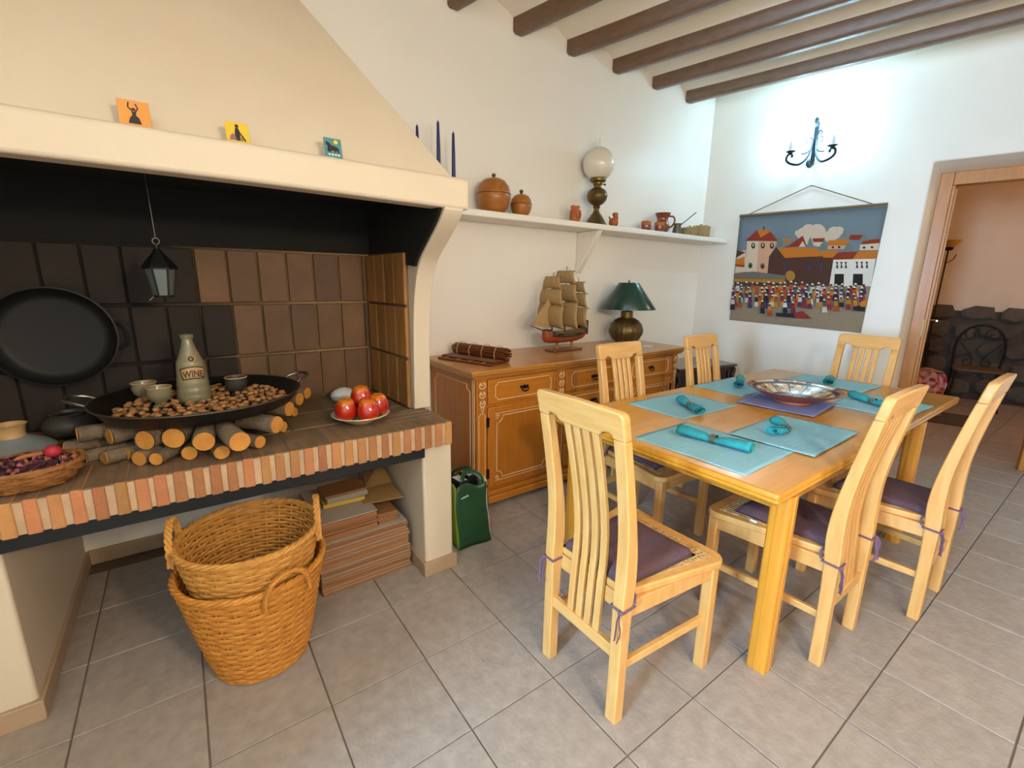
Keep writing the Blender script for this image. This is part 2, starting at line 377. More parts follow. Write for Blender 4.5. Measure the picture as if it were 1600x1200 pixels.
# ceiling: beams parallel to the right wall with plaster vaults between
k = D.x/(-D.y)      # x shift per unit of y towards the camera
bx = [CX-.431-.481*i for i in range(10)]
ce = G(); ZS, RI = 3.045, .085
edges = [4.75]+bx
def vault(xa, xb):
    def f(u, v):
        y = 3.0-v*6.0; x = xa+(xb-xa)*u
        return (x+(YW-y)*k, y, ZS+RI*(1-(2*u-1)**2))
    ce.grid(f, 12, 2)
for xa, xb in zip(edges, edges[1:]): vault(xb, xa)
vault(edges[-1]-3.2, edges[-1])
cl = struct(ce.build('ceiling', 'ceiling', smooth=60))
struct(G().box(-3.8, -3.1, 3.3, 6.8, 3.1, 3.35).build('ceiling_slab', 'ceiling', smooth=0))
for i, x in enumerate(bx):
    gb = G(); hw = .042
    # slightly wavy hand-hewn beam
    pts = []
    ny = 14
    vs = []
    for j in range(ny+1):
        y = 2.795-j*(5.6/ny); xx = x+(YW-y)*k; wz = .004*math.sin(j*1.7+i); wx = .004*math.sin(j*1.1+2*i)
        vs += [(xx-hw+wx, y, ZS+.03), (xx-hw+wx, y, 2.995+wz), (xx-hw+.014+wx, y, 2.98+wz), (xx+hw-.014+wx, y, 2.98+wz), (xx+hw+wx, y, 2.995+wz), (xx+hw+wx, y, ZS+.03)]
    fs = []
    for j in range(ny):
        for q in range(6): fs.append((j*6+q, j*6+(q+1) % 6, (j+1)*6+(q+1) % 6, (j+1)*6+q))
    fs += [tuple(range(6)), tuple(ny*6+q for q in range(6))[::-1]]
    gb.add(vs, fs).build('beam', 'beam', cl, smooth=50)

# door opening to the next room
dr = bpy.data.objects.new('door_1', None); COL.objects.link(dr); wallobj(dr); dr['kind'] = 'structure'; dr['label'] = 'open wooden door in its brown frame at the right edge'
fo = .19
G().box(T0+.055, fo, 0, T0+.135, fo+.10, 2.255).build('jamb', 'door_wood', dr, bevel=.004)
G().box(T0+.135, fo+.03, 0, T0+.155, fo+.10, 2.17).build('door_stop', 'door_wood', dr, bevel=.003)
G().box(T1-.12, fo, 0, T1-.02, fo+.10, 2.255).build('jamb', 'door_wood', dr, bevel=.004)
G().box(T0+.135, fo, 2.16, T1-.12, fo+.10, 2.255).build('frame_head', 'door_wood', dr, bevel=.004)
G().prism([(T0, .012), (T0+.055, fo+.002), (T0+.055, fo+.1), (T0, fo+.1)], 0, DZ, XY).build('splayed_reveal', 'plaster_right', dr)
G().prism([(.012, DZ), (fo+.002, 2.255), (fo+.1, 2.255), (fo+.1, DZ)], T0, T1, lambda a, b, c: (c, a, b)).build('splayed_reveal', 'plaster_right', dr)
lf = G().box(T0+.135, fo+.105, .012, T0+.172, fo+.86, 2.15).build('door_leaf', 'door_wood', dr, bevel=.004)
hd = G(); hd.box(T0+.172, fo+.78, .93, T0+.180, fo+.82, 1.16); hd.tube([(T0+.176, fo+.80, 1.08), (T0+.225, fo+.80, 1.08), (T0+.232, fo+.79, 1.08), (T0+.232, fo+.69, 1.08)], .008, 8)
hd.build('door_handle', 'chrome', lf)
for z in (.3, 1.1, 1.9): G().tube([(T0+.137, fo+.098, z-.05), (T0+.137, fo+.098, z+.05)], .007, 8).build('hinge', 'brass', dr)
G().box(T0+.128, fo-.002, .98, T0+.137, fo+.02, 1.12).build('strike_plate', 'brass', dr)

# next room shell
def wl2(name, bx, m): return wallobj(struct(G().box(*bx).build(name, m, smooth=0)))
wl2('wall_next_far', (.2, 3.3, 0, 5.8, 3.45, 3.1), 'plaster_tan')
wl2('wall_next_near', (.2, .26, 0, .32, 3.3, 3.1), 'plaster_tan')
wl2('wall_next_side', (5.7, .26, 0, 5.8, 3.3, 3.1), 'plaster_tan')
wl2('ceiling_next', (.2, .26, 2.9, 5.8, 3.45, 3.0), 'plaster_tan')
# rough stone plinth along the far wall, stone by stone
sp = wallobj(struct(G().box(1.5, 3.24, 0, 5.7, 3.3, 1.10).build('stone_plinth', 'stone_mortar', smooth=0)))
rs = random.Random(3)
def rock(cx, cz, w, h, zb):
    gk = G(); n = 7; pts = []
    for i in range(n):
        an = 2*PI*i/n+rs.uniform(-.25, .25); q = 1/max(abs(math.cos(an)), abs(math.sin(an)))**.55
        pts.append((cx+w/2*math.cos(an)*q*rs.uniform(.85, 1.02), cz+h/2*math.sin(an)*q*rs.uniform(.85, 1.02)))
    dp = rs.uniform(.03, .075); ins = [(cx+(p-cx)*.78, cz+(q-cz)*.78) for p, q in pts]
    vs = [(p, 3.245, q) for p, q in pts]+[(p, 3.24-dp*.7, q) for p, q in pts]+[(p, 3.24-dp*rs.uniform(.9, 1.15), q) for p, q in ins]
    fs = [tuple(range(2*n, 3*n))]
    for r in (0, 1):
        for i in range(n): fs.append((r*n+i, r*n+(i+1) % n, (r+1)*n+(i+1) % n, (r+1)*n+i))
    gk.add(vs, fs).build('stone', 'stone_a', sp, smooth=30)
z = .02; row = 0
for h in (.24, .26, .22, .24, .2):
    x = 1.55-rs.uniform(0, .2)
    while x < 4.2:
        w_ = rs.uniform(.2, .42); rock(x+w_/2, z+h/2+rs.uniform(-.02, .02), w_-.015, h-.012, 0); x += w_
    z += h

# ================================================================== fireplace
fp = thing('fireplace', 'white plastered corner fireplace with sloping hood and brick hearth bench', 'fireplace', (0, 0, 0))
XL = -1.05; XR = .945; BF = 1.755; BZ = .76
# bench: core, bricks, tiles
core = G().box(XL, BF+.008, .655, XR-.006, YW, BZ-.008).build('hearth', 'mortar', fp, smooth=0)
def brickmesh(lx, ly, lz, m, parent, loc):
    rb = random.Random(int(lx*1e4)+int(ly*1e3)+parent.name.__len__()); h = .0022
    gg = G()
    gg.hexa([(-lx/2, -ly/2, -lz/2), (lx/2, -ly/2, -lz/2), (lx/2, ly/2, -lz/2), (-lx/2, ly/2, -lz/2)],
            [(-lx/2+h, -ly/2, lz/2), (lx/2, -ly/2+h, lz/2-h), (lx/2-h, ly/2, lz/2), (-lx/2, ly/2, lz/2-h)])
    gg.mi[1] = 1
    return gg.build('brick', [m, 'brick_top'], parent, bevel=.003, smooth=0, loc=loc, bseg=1)
G().box(XL, BF+.012, BZ-.0085, XR-.008, YW, BZ-.004).build('hearth_bed', 'hearth_bed', core, smooth=0)
rb = random.Random(5)
pitch = .0495; nb = int((XR-XL)/pitch)
long_src = brickmesh(.0325, .235, .108, 'brick', core, (XR-.019, BF+.1175, BZ-.055)); long_src.scale = (1, .5, 1); long_src.location = (XR-.019, BF+.06, BZ-.055)
for i in range(1, nb):
    x = XR-.019-pitch*i; short = i < 5
    o = inst(long_src, 'brick', core, (x, BF+(.06 if short else .1175)+rb.uniform(-.002, .002), BZ-.055+rb.uniform(-.002, .001)), (0, 0, rb.uniform(-.02, .02)), (rb.uniform(.93, 1.08), .5 if short else 1, 1))
for i in range(6):   # stretchers turned along the right end of the bench
    inst(long_src, 'brick', core, (XR-.12, BF+.145+.049*i, BZ-.055+rb.uniform(-.001, .001)), (0, 0, PI/2), (1, 1, 1))
ht = G().box(-.118, -.118, -.012, .118, .118, .012).build('hearth_tile', 'hearth_tile', core, bevel=.003, smooth=0, bseg=1, loc=(.69, 2.125, BZ-.012))
for i in range(-1, 7):
    for j in range(3):
        x = .69-.245*i; y = 2.125+.245*j
        if (i, j) == (0, 0): continue
        if i == -1: continue
        inst(ht, 'hearth_tile', core, (x, min(y, 2.60), BZ-.012+rb.uniform(-.001, 0)))
G().box(XL, BF+.02, .605, .815, BF+.05, .655).build('steel_lintel', 'black_steel', fp, bevel=.002)
# piers below
pr = G().box(.81, BF+.035, 0, .957, YW, .655).build('pier', 'plaster', fp, bevel=.012, bseg=3)
G().box(.797, BF+.02, 0, .97, YW, .072).build('pier_base', 'base_tile', pr, bevel=.003)
pl = G().box(XL, BF+.07, 0, -.505, YW, .62).build('pier', 'plaster', fp, bevel=.012, bseg=3)
G().box(XL, BF+.055, 0, -.492, YW, .072).build('pier_base', 'base_tile', pl, bevel=.003)
# firebox back
YB = 2.53
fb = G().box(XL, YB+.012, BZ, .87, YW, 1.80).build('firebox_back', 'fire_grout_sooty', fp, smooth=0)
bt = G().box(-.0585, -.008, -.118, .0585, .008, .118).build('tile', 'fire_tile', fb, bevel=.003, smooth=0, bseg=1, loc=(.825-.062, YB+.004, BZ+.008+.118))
sm = bpy.data.objects.new('x', bt.data); bpy.data.objects.remove(sm)
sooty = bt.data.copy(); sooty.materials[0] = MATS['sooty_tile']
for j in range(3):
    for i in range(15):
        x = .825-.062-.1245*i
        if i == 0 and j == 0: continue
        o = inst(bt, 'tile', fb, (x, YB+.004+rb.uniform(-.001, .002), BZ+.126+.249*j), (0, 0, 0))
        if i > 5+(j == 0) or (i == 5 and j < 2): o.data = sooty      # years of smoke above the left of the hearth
for j in range(3): inst(bt, 'tile', fb, (.842, YB+.004, BZ+.126+.249*j), (0, 0, 0), (.24, 1, 1))
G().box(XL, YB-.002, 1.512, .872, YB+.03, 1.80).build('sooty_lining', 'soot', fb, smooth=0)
# side cheek: curved plaster bracket carrying the hood
prof = [(2.022, .76), (2.014, 1.02), (1.997, 1.235), (1.962, 1.374), (1.912, 1.459), (1.832, 1.524), (1.735, 1.594), (1.69, 1.635), (1.672, 1.66)]
pp = [(p.x, p.y) for p in smoothpath([(a, b, 0) for a, b in prof], 4)]
ck = G().prism(pp+[(1.70, 1.69), (YW, 1.69), (YW, .76)], .882, .966, YZ).build('cheek', 'plaster', fp, bevel=.012, bseg=3, smooth=35)
lp = [(y+.022, z) for y, z in pp if z > 1.44]
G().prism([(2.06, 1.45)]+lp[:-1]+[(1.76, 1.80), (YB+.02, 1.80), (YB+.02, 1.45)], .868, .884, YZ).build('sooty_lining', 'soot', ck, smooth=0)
G().prism([(2.05, .76), (2.05, 1.505), (YB, 1.512), (YB, .76)], .866, .884, YZ).build('cheek_core', 'fire_grout', ck, smooth=0)
st = G().box(-.008, -.055, -.118, .008, .055, .118).build('side_tile', 'side_tile', ck, bevel=.003, smooth=0, bseg=1, loc=(.862, 2.095, BZ+.126))
for j in range(3):
    for i in range(4):
        if i or j: inst(st, 'side_tile', ck, (.862-.004*i, 2.095+.117*i, BZ+.126+.249*j), (0, 0, .03), (1, 1, 1))
# fascia and hood
fz = G()
fpoly = [(1.67, 1.655), (1.667, 1.765), (1.685, 1.775), (1.78, 1.778), (1.78, 1.66)]
nx = 24; vs = []
for i in range(nx+1):
    x = XL+(.99-XL)*i/nx; dz = .010*math.sin(PI*(1-i/nx))
    vs += [(x, y, z+dz*(z < 1.70)*1.0) for y, z in fpoly]
m5 = len(fpoly); fs = [tuple(range(m5)), tuple(nx*m5+q for q in range(m5))[::-1]]
for i in range(nx):
    for q in range(m5): fs.append((i*m5+q, i*m5+(q+1) % m5, (i+1)*m5+(q+1) % m5, (i+1)*m5+q))
fz.add(vs, fs).build('fascia', 'plaster', fp, bevel=.012, bseg=3, smooth=35)
G().box(.886, 1.775, 1.665, .988, YW, 1.776).build('fascia_return', 'plaster', fp, bevel=.01, bseg=3)
hgm = G()
B = [(XL, 1.725, 1.77), (.962, 1.725, 1.77), (.962, YW, 1.77), (XL, YW, 1.77)]
Tt = [(XL, 2.80, 3.12), (.238, 2.80, 3.12), (.238, YW+.02, 3.12), (XL, YW+.02, 3.12)]
hgm.hexa(B, Tt).build('hood', 'plaster', fp, bevel=.008, bseg=2)
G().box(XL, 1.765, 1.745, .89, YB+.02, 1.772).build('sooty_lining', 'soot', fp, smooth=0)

# three souvenir tiles leaning on the hood ledge
def souvenir(x, z0, w, h, base, lab, draw):
    t = thing('souvenir_tile', lab, 'tile', (x, 1.692, 1.7765), 0, 'souvenir tiles on the hood ledge')
    G().box(-w/2, 0, 0, w/2, .006, h).build('plaque', base, t, bevel=.001).rotation_euler = (-.22, 0, 0)
    gd = G(); ms = draw(gd); o = gd.build('picture', ms, t, smooth=0); o.rotation_euler = (-.22, 0, 0)
def P2(gd, poly, s=1, ox=0, oz=0, dy=-.0008): gd.prism([(ox+a*s, oz+b*s) for a, b in poly], dy, .001, XZ)
def dancer(gd):
    P2(gd, [(-.014, .004), (.014, .004), (.010, .020), (.004, .026), (.005, .036), (-.005, .037), (-.004, .026), (-.010, .018)])
    P2(gd, arc(0, .042, .004, 0, 2*PI, 10)[:-1]); P2(gd, [(.004, .034), (.011, .046), (.006, .058), (.003, .057), (.008, .046), (.002, .037)]); P2(gd, [(-.004, .036), (-.013, .046), (-.011, .060), (-.008, .059), (-.010, .047), (-.002, .040)])
    return ['ink']
def couple(gd):
    P2(gd, [(-.006, .004), (.006, .004), (.007, .03), (.003, .042), (-.004, .042), (-.007, .028)]); P2(gd, arc(0, .047, .005, 0, 2*PI, 10)[:-1])
    P2(gd, [(.004, .034), (.016, .016), (.022, .004), (.017, .004), (.011, .016), (.004, .028)])
    gd.cur = 1; P2(gd, [(-.022, .004), (-.004, .004), (-.006, .018), (-.012, .024), (-.019, .016)], dy=-.0012); P2(gd, [(.006, .004), (.015, .004), (.009, .018)], dy=-.0012)
    return ['ink', 'souv_pink']
def bull(gd):
    P2(gd, [(-.018, .012), (-.016, .034), (-.020, .036), (-.021, .046), (-.017, .047), (-.014, .044), (-.009, .043), (-.004, .036), (.012, .032), (.019, .028), (.021, .012), (.016, .012), (.015, .020), (.011, .018), (.009, .012), (.005, .012), (.005, .019), (-.006, .018), (-.009, .010), (-.012, .010), (-.012, .016)], 1, -.002, .004)
    gd.cur = 1; P2(gd, arc(.010, .052, .007, 0, 2*PI, 12)[:-1], dy=-.0006)
    gd.cur = 2
    for q in range(4): P2(gd, rrect(-.018+.010*q, .006, -.011+.010*q, .012, .002, 2), dy=-.0014)
    return ['ink', 'souv_sun', 'souv_white']
souvenir(-.037, 0, .068, .066, 'souv_orange', 'orange souvenir tile with a dark dancer, leftmost on the hood ledge', dancer)
souvenir(.203, 0, .060, .058, 'souv_yellow', 'yellow souvenir tile with a dark figure, middle one on the hood ledge', couple)
souvenir(.481, 0, .056, .064, 'souv_teal', 'teal souvenir tile with a black bull, rightmost on the hood ledge', bull)

# ---- lantern hanging inside the hood
lt = thing('lantern', 'small dark hanging lantern with glass panes inside the fireplace', 'lantern', (-.04, 2.15, 1.305)); lt.scale = (.86, .86, .94)
gl = G(); gl.lathe([(.034, 0), (.036, .004), (.034, .008), (0, .008)], 6); gl.lathe([(0, 0), (.034, 0)], 6); gl.build('base', 'dark_iron', lt, smooth=20)
gl = G(); gl.lathe([(.032, .008), (.050, .108)], 6); gl.build('pane', 'lantern_glass', lt, smooth=0)
gl = G()
for q in range(6):
    an = 2*PI*q/6; gl.tube([(.034*math.cos(an), .034*math.sin(an), .006), (.052*math.cos(an), .052*math.sin(an), .11)], .0035, 6)
gl.build('frame', 'dark_iron', lt)
gl = G(); gl.lathe([(.062, .108), (.064, .114), (.045, .14), (.020, .168), (.010, .185), (.008, .20), (0, .202)], 6); gl.build('roof', 'dark_iron', lt, smooth=20)
gl = G(); gl.tube([(.012*math.cos(a/10*2*PI), 0, .212+.012*math.sin(a/10*2*PI)) for a in range(10)], .002, 6, closed=True); gl.tube([(0, 0, .222), (-.004, .004, .465)], .0016, 6); gl.build('hanging_wire', 'iron_rim', lt)
gl = G(); gl.tube([(-.036, -.005, .002), (-.052, -.008, -.012)], .002, 6); gl.build('latch', 'iron_rim', lt)

# ---- big pan leaning on the fire back
pn = thing('hanging_pan', 'large blackened iron pan hung on the dark fireplace back', 'pan', (-.405, 2.45, 1.145))
pn.rotation_euler = (math.radians(90), 0, 0)
G().lathe([(0, -.052), (.14, -.050), (.165, -.046), (.187, -.004), (.192, 0), (.186, .001), (.162, -.040), (.14, -.044), (0, -.046)], 56).build('dish', 'dark_iron', pn, smooth=50)
for s_ in (-1, 1):
    G().tube(smoothpath([(s_*.185, -.05, -.004), (s_*.215, -.045, .002), (s_*.228, 0, .004), (s_*.215, .045, .002), (s_*.185, .05, -.004)], 5), .005, 8).build('handle', 'dark_iron', pn)

# ---- logs fanned under the paella pan
PC = Vector((.04, 2.11, 0))
UPL = [(-.335, 2.08), (-.245, 2.0), (-.145, 1.885), (-.067, 1.86), (.015, 1.765), (.112, 1.70), (.245, 1.835), (.325, 2.04), (.395, 2.19), (.45, 2.29)]
LOL = [(-.385, 2.16), (-.315, 2.0), (-.262, 1.955), (-.205, 1.965), (-.168, 1.885), (-.122, 1.85), (-.030, 1.855), (.062, 1.80), (.185, 1.845), (.290, 1.995), (.372, 2.20)]
rl = random.Random(11)
gsrc = {}
def log(x, y, z, r, idx, lab, grp):
    v = (Vector((-.25, .30, 0)) if x > .28 else PC-Vector((x, y, 0))); v.normalize(); L = .17
    t = thing('log', lab, 'log', (x, y, z), math.atan2(v.y, v.x), grp)
    key = round(r, 3)
    gg = G(); gg.tube([(0, 0, 0), (.012, .002, 0), (L*.5, rl.uniform(-.006, .006), .001), (L, 0, 0)], [r*.97, r, r*.97, r*.95], 14, caps=False); gg.build('bark', 'bark', t, smooth=60)
    gg = G(); gg.tube([(-.001, 0, 0), (.002, 0, 0)], r*.96, 14); gg.build('cut_end', 'cut_wood', t)
    gg = G(); gg.tube([(L-.002, 0, 0), (L+.001, 0, 0)], r*.92, 14); gg.build('cut_end', 'cut_wood', t)
ordn = ['first', 'second', 'third', 'fourth', 'fifth', 'sixth', 'seventh', 'eighth', 'ninth', 'tenth', 'eleventh']
for i, (x, y) in enumerate(UPL): log(x, y, BZ+.084, (.028, .029, .034, .036, .033, .034, .033, .032, .030, .028)[i], i, 'sawn log in the upper layer under the paella pan, %s from the left' % ordn[i], 'upper logs under the pan')
for i, (x, y) in enumerate(LOL): log(x, y, BZ+.024, (.021, .022, .024, .022, .026, .022, .025, .025, .024, .023, .022)[i], i, 'sawn log lying on the hearth under the upper logs, %s from the left' % ordn[i], 'lower logs under the pan')

# ---- paella pan with almonds
pz = BZ+.124
pp_ = thing('paella_pan', 'wide shallow iron paella pan of almonds resting on the logs', 'pan', (.04, 2.11, pz))
G().lathe([(0, 0), (.290, 0), (.308, .006), (.340, .050), (.344, .053), (.340, .055), (.304, .011), (.290, .005), (0, .005)], 72).build('dish', 'iron', pp_, smooth=45)
G().tube([(.343*math.cos(a/72*2*PI), .343*math.sin(a/72*2*PI), .054) for a in range(72)], .0032, 6, closed=True).build('rim', 'iron_rim', pp_)
for an in (math.radians(168), math.radians(18)):
    ca, sa = math.cos(an), math.sin(an)
    def q(r, tt, z): return (r*ca-tt*sa, r*sa+tt*ca, z)
    G().tube(smoothpath([q(.334, -.055, .04), q(.372, -.055, .058), q(.410, -.035, .068), q(.417, 0, .07), q(.410, .035, .068), q(.372, .055, .058), q(.334, .055, .04)], 5), .0065, 8).build('handle', 'iron_rim', pp_)
al = []
for q in range(4):
    gg = G(); gg.lathe([(0, -.016), (.007, -.011), (.0105, -.002), (.0095, .006), (.005, .013), (0, .017)], 8, sy=.72); o = gg.build('almond', 'almond', smooth=60); al.append(o)
ra = random.Random(4); done = 0; spots = []
AV = [(.01, 2.19, .062), (-.10, 2.16, .05), (-.15, 2.29, .05), (.16, 2.21, .05)]
tries = 0
while done < 285 and tries < 20000:
    tries += 1
    an = ra.uniform(0, 2*PI); rr = .288*math.sqrt(ra.random()); x = .04+rr*math.cos(an); y = 2.11+rr*math.sin(an)
    if any((x-ax)**2+(y-ay)**2 < ad**2 for ax, ay, ad in AV): continue
    lay = 0 if done < 190 else 1
    if any((x-sx)**2+(y-sy)**2 < (.0205 if lay else .0225)**2 for sx, sy, sl in spots if sl == lay): continue
    if lay and rr > .265: continue
    spots.append((x, y, lay))
    if done < 4: o = al[done]
    else: o = bpy.data.objects.new('almond', al[done % 4].data); COL.objects.link(o)
    o.location = (x, y, pz+.0135+.016*lay); o.rotation_euler = (PI/2+ra.uniform(-.3, .3), ra.uniform(-.3, .3), ra.uniform(0, PI*2)); o.scale = (1, 1, 1)
    tag(o, 'brown almond in its shell among those filling the paella pan', 'almond', 'almonds in the paella pan'); done += 1

# ---- wine bottle with lettering, cups
bt_ = thing('wine_bottle', 'grey-green stoneware bottle marked WINE standing in the paella pan', 'bottle', (.01, 2.19, pz+.006)); bt_.scale = (1.06, 1.06, 1.06)
bp = [(0, 0), (.050, 0), (.054, .006), (.0545, .03), (.053, .034), (.0545, .04), (.053, .055), (.0515, .059), (.0525, .066), (.050, .085), (.0485, .10), (.046, .135), (.044, .148), (.0445, .153), (.041, .158), (.034, .178), (.024, .205), (.0185, .225), (.0175, .238), (.021, .241), (.0215, .252), (.019, .254), (.014, .252), (.013, .235), (0, .235)]
def br(z):
    for (r0, z0), (r1, z1) in zip(bp[1:], bp[2:]):
        if z0 <= z <= z1 and z1 > z0: return r0+(r1-r0)*(z-z0)/(z1-z0)
    return .045
G().lathe(bp, 40).build('body', 'stoneware', bt_, smooth=50)
FA = math.atan2(-2.19, -.01)+.10      # faces the room
def wrap(a, z, dd): r = br(z)+dd; th = FA+a/r; return (r*math.cos(th), r*math.sin(th), z)
def patch(poly_top, poly_bot, dd, name, m, n=16):
    gg = G(); vs = []
    gg.grid(lambda u, v: wrap(poly_bot(u)[0]*(1-v)+poly_top(u)[0]*v, poly_bot(u)[1]*(1-v)+poly_top(u)[1]*v, dd), n, 4)
    return gg.build(name, m, bt_, solid=.0012, smooth=60)
patch(lambda u: ((u-.5)*.086, .141-.010*(2*u-1)**2), lambda u: ((u-.5)*.072, .094-.003*(2*u-1)**2), .0012, 'label_border', 'stoneware_brown')
patch(lambda u: ((u-.5)*.080, .138-.010*(2*u-1)**2), lambda u: ((u-.5)*.067, .097-.003*(2*u-1)**2), .0022, 'label_plate', 'stoneware_tan')
tcv = bpy.data.curves.new('wine_text', 'FONT'); tcv.body = 'WINE'; tcv.size = .040; tcv.align_x = 'CENTER'; tcv.extrude = .0; tcv.offset = .0012
tmp = bpy.data.objects.new('wine_text', tcv); COL.objects.link(tmp)
dgp = bpy.context.evaluated_depsgraph_get(); me = bpy.data.meshes.new_from_object(tmp.evaluated_get(dgp)); bpy.data.objects.remove(tmp)
bm = bmesh.new(); bm.from_mesh(me); bmesh.ops.subdivide_edges(bm, edges=bm.edges, cuts=1)
xs = [v.co.x for v in bm.verts]; wid = max(xs)-min(xs)
for v in bm.verts:
    a = v.co.x*.066/wid; z = .1035+v.co.y*.0285/.0285*.86-.006*(a/.033)**2; v.co = wrap(a, z, .0036)
bm.to_mesh(me); bm.free(); me.materials.clear(); me.materials.append(MATS['stoneware_brown'])
wt = bpy.data.objects.new('lettering', me); COL.objects.link(wt); wt.parent = bt_
gg = G()
for r_, m_ in ((.013, 0), (.007, 1)):
    gg.cur = m_; gg.tube([wrap(r_*math.cos(a/16*2*PI), .168+r_*.9*math.sin(a/16*2*PI), .002) for a in range(16)], .0022, 6, closed=True)
gg.build('medallion', ['stoneware_tan', 'stoneware_brown'], bt_)
cupp = [(0, 0), (.022, 0), (.026, .004), (.018, .012), (.020, .020), (.036, .034), (.042, .055), (.040, .074), (.042, .078), (.039, .079), (.036, .070), (.034, .045), (.02, .028), (0, .025)]
def cup(loc, lab, m='stoneware', rot=False, s=1):
    t = thing('stoneware_cup', lab, 'cup', loc, 0, 'stoneware cups in the pan'); prof_ = [(r*s, z*s) for r, z in cupp]
    G().lathe(prof_, 28).build('bowl', m, t, smooth=50)
    G().tube([(.041*s*math.cos(a/28*2*PI), .041*s*math.sin(a/28*2*PI), .078*s) for a in range(28)], .0022, 6, closed=True).build('rim', 'stoneware_tan', t)
cup((-.10, 2.16, pz+.006), 'grey-green stoneware cup nearest the left of the wine bottle')
cup((-.15, 2.285, pz+.006), 'grey-green stoneware cup standing half behind another, far left of the bottle')
cup((.16, 2.215, pz+.006), 'dark stoneware goblet to the right of the wine bottle', 'dark_pot', s=1.0)

# ---- red fruit dish
fd = thing('fruit_dish', 'cream ceramic dish under glazed red fruit at the right of the hearth', 'dish', (.60, 1.965, BZ+.0015))
fpf = [(0, 0), (.050, 0), (.055, .004), (.108, .030), (.124, .040), (.123, .043), (.106, .035), (.052, .009), (0, .008)]
G().lathe(fpf, 40, fn=lambda a, z: 1+.012*math.cos(16*a)).build('dish', 'cream_ceramic', fd, smooth=50)
# procedural blush: red body turning orange-yellow at the crown
fm = mat('ceramic_fruit', '#B3200F', .1, coat=.8)
nt = fm.node_tree; N = nt.nodes; tcn = N['Texture Coordinate']; sx = N.new('ShaderNodeSeparateXYZ'); nt.links.new(tcn.outputs['Object'], sx.inputs[0])
nz = N.new('ShaderNodeTexNoise'); nz.inputs['Scale'].default_value = 22; nt.links.new(tcn.outputs['Object'], nz.inputs[0])
mm = N.new('ShaderNodeMath'); mm.operation = 'MULTIPLY_ADD'; mm.inputs[1].default_value = .025; nt.links.new(nz.outputs[0], mm.inputs[0]); nt.links.new(sx.outputs['Z'], mm.inputs[2])
rp = N.new('ShaderNodeValToRGB'); nt.links.new(mm.outputs[0], rp.inputs[0]); rp.color_ramp.elements[0].position = .018; rp.color_ramp.elements[0].color = lin('#D2520F')
e = rp.color_ramp.elements.new(.040); e.color = lin('#B01C0E'); e = rp.color_ramp.elements.new(.082); e.color = lin('#B8260E'); e = rp.color_ramp.elements.new(.104); e.color = lin('#D8700F')
rp.color_ramp.elements[-1].position = .118; rp.color_ramp.elements[-1].color = lin('#E0A63A'); nt.links.new(rp.outputs[0], N['Principled BSDF'].inputs['Base Color'])
frp = [(0, 0), (.020, .001), (.032, .012), (.0375, .028), (.035, .048), (.028, .066), (.022, .074), (.015, .077), (.007, .073), (0, .068)]
def fruit(dx, dy, dz, lab, tilt=0, ta=0, s=1):
    t = thing('ceramic_fruit', lab, 'fruit', (.60+dx, 1.965+dy, BZ+dz), ta, 'glazed red fruit in the dish')
    o = G().lathe([(r*s, z*s) for r, z in frp], 24, fn=lambda a, z: 1+.035*math.cos(5*a)*(z > .055)).build('body', 'ceramic_fruit', t, smooth=60); o.rotation_euler = (tilt, 0, 0)
    G().lathe([(0, .066*s), (.004, .068*s), (.002, .072*s), (0, .072*s)], 8).build('calyx', 'leaf', o)
fruit(-.068, -.008, .022, 'glazed red ceramic fruit at the left of the dish', .10, .3, 1.25)
fruit(.012, -.068, .021, 'orange-red ceramic fruit at the front of the dish', -.08, .1, 1.25)
fruit(.080, -.002, .024, 'glazed red ceramic fruit at the right of the dish', .10, -.5, 1.25)
fruit(.012, .022, .062, 'glazed red ceramic fruit on top of the pile in the dish', 0, 0, 1.25)
fruit(-.036, .072, .022, 'yellowish ceramic fruit half hidden at the back left of the dish', -.05, .2, .9)
fruit(.055, .066, .022, 'yellowish ceramic fruit half hidden at the back right of the dish', -.05, .9, .9)
for i, (dx, dy, an) in enumerate(((-.025, -.062, .6), (.056, -.058, -.4))):
    gg = G(); gg.grid(lambda u, v: ((u-.5)*.05, (v-.5)*.034*math.sin(PI*u)**.8, .024+.008*math.sin(PI*u)-.006*abs(v-.5)), 8, 4); o = gg.build('leaf', 'leaf', fd, solid=.0015); o.location = (dx, dy, .008); o.rotation_euler = (.5, .1, an)

# ---- white lidded soap dish
sd = thing('lidded_dish', 'small white oval ceramic dish with lid by the fire back', 'dish', (.645, 2.40, BZ+.001), .3)
G().lathe([(0, 0), (.05, 0), (.058, .006), (.066, .026), (.062, .027), (0, .026)], 32, sy=.72).build('base', 'white_ceramic', sd, smooth=50)
G().lathe([(.067, .027), (.068, .031), (.060, .042), (.042, .056), (.02, .064), (0, .066)], 32, sy=.72).build('lid', 'white_ceramic', sd, smooth=50)

# ---- grey ceramic jar at the far left, pot behind
jr = thing('ceramic_jar', 'grey glazed ceramic jar with a wide neck at the left of the hearth', 'jar', (-.52, 2.21, BZ+.001))
G().lathe([(0, 0), (.085, 0), (.105, .012), (.108, .028), (.092, .046), (.055, .066), (.040, .074)], 36).build('body', 'grey_glaze', jr, smooth=50)
G().lathe([(.040, .072), (.036, .085), (.040, .112), (.046, .118), (.042, .119), (.034, .108), (.03, .08), (0, .078)], 36).build('neck', 'stoneware_tan', jr, smooth=50)
jp = thing('clay_pot', 'dark low clay pot behind the logs on the hearth', 'pot', (-.40, 2.40, BZ+.001))
G().lathe([(0, 0), (.045, 0), (.075, .02), (.085, .05), (.068, .078), (.052, .086), (.056, .095), (.050, .096), (.046, .085), (.07, .05), (0, .02)], 32).build('body', 'dark_pot', jp, smooth=50)

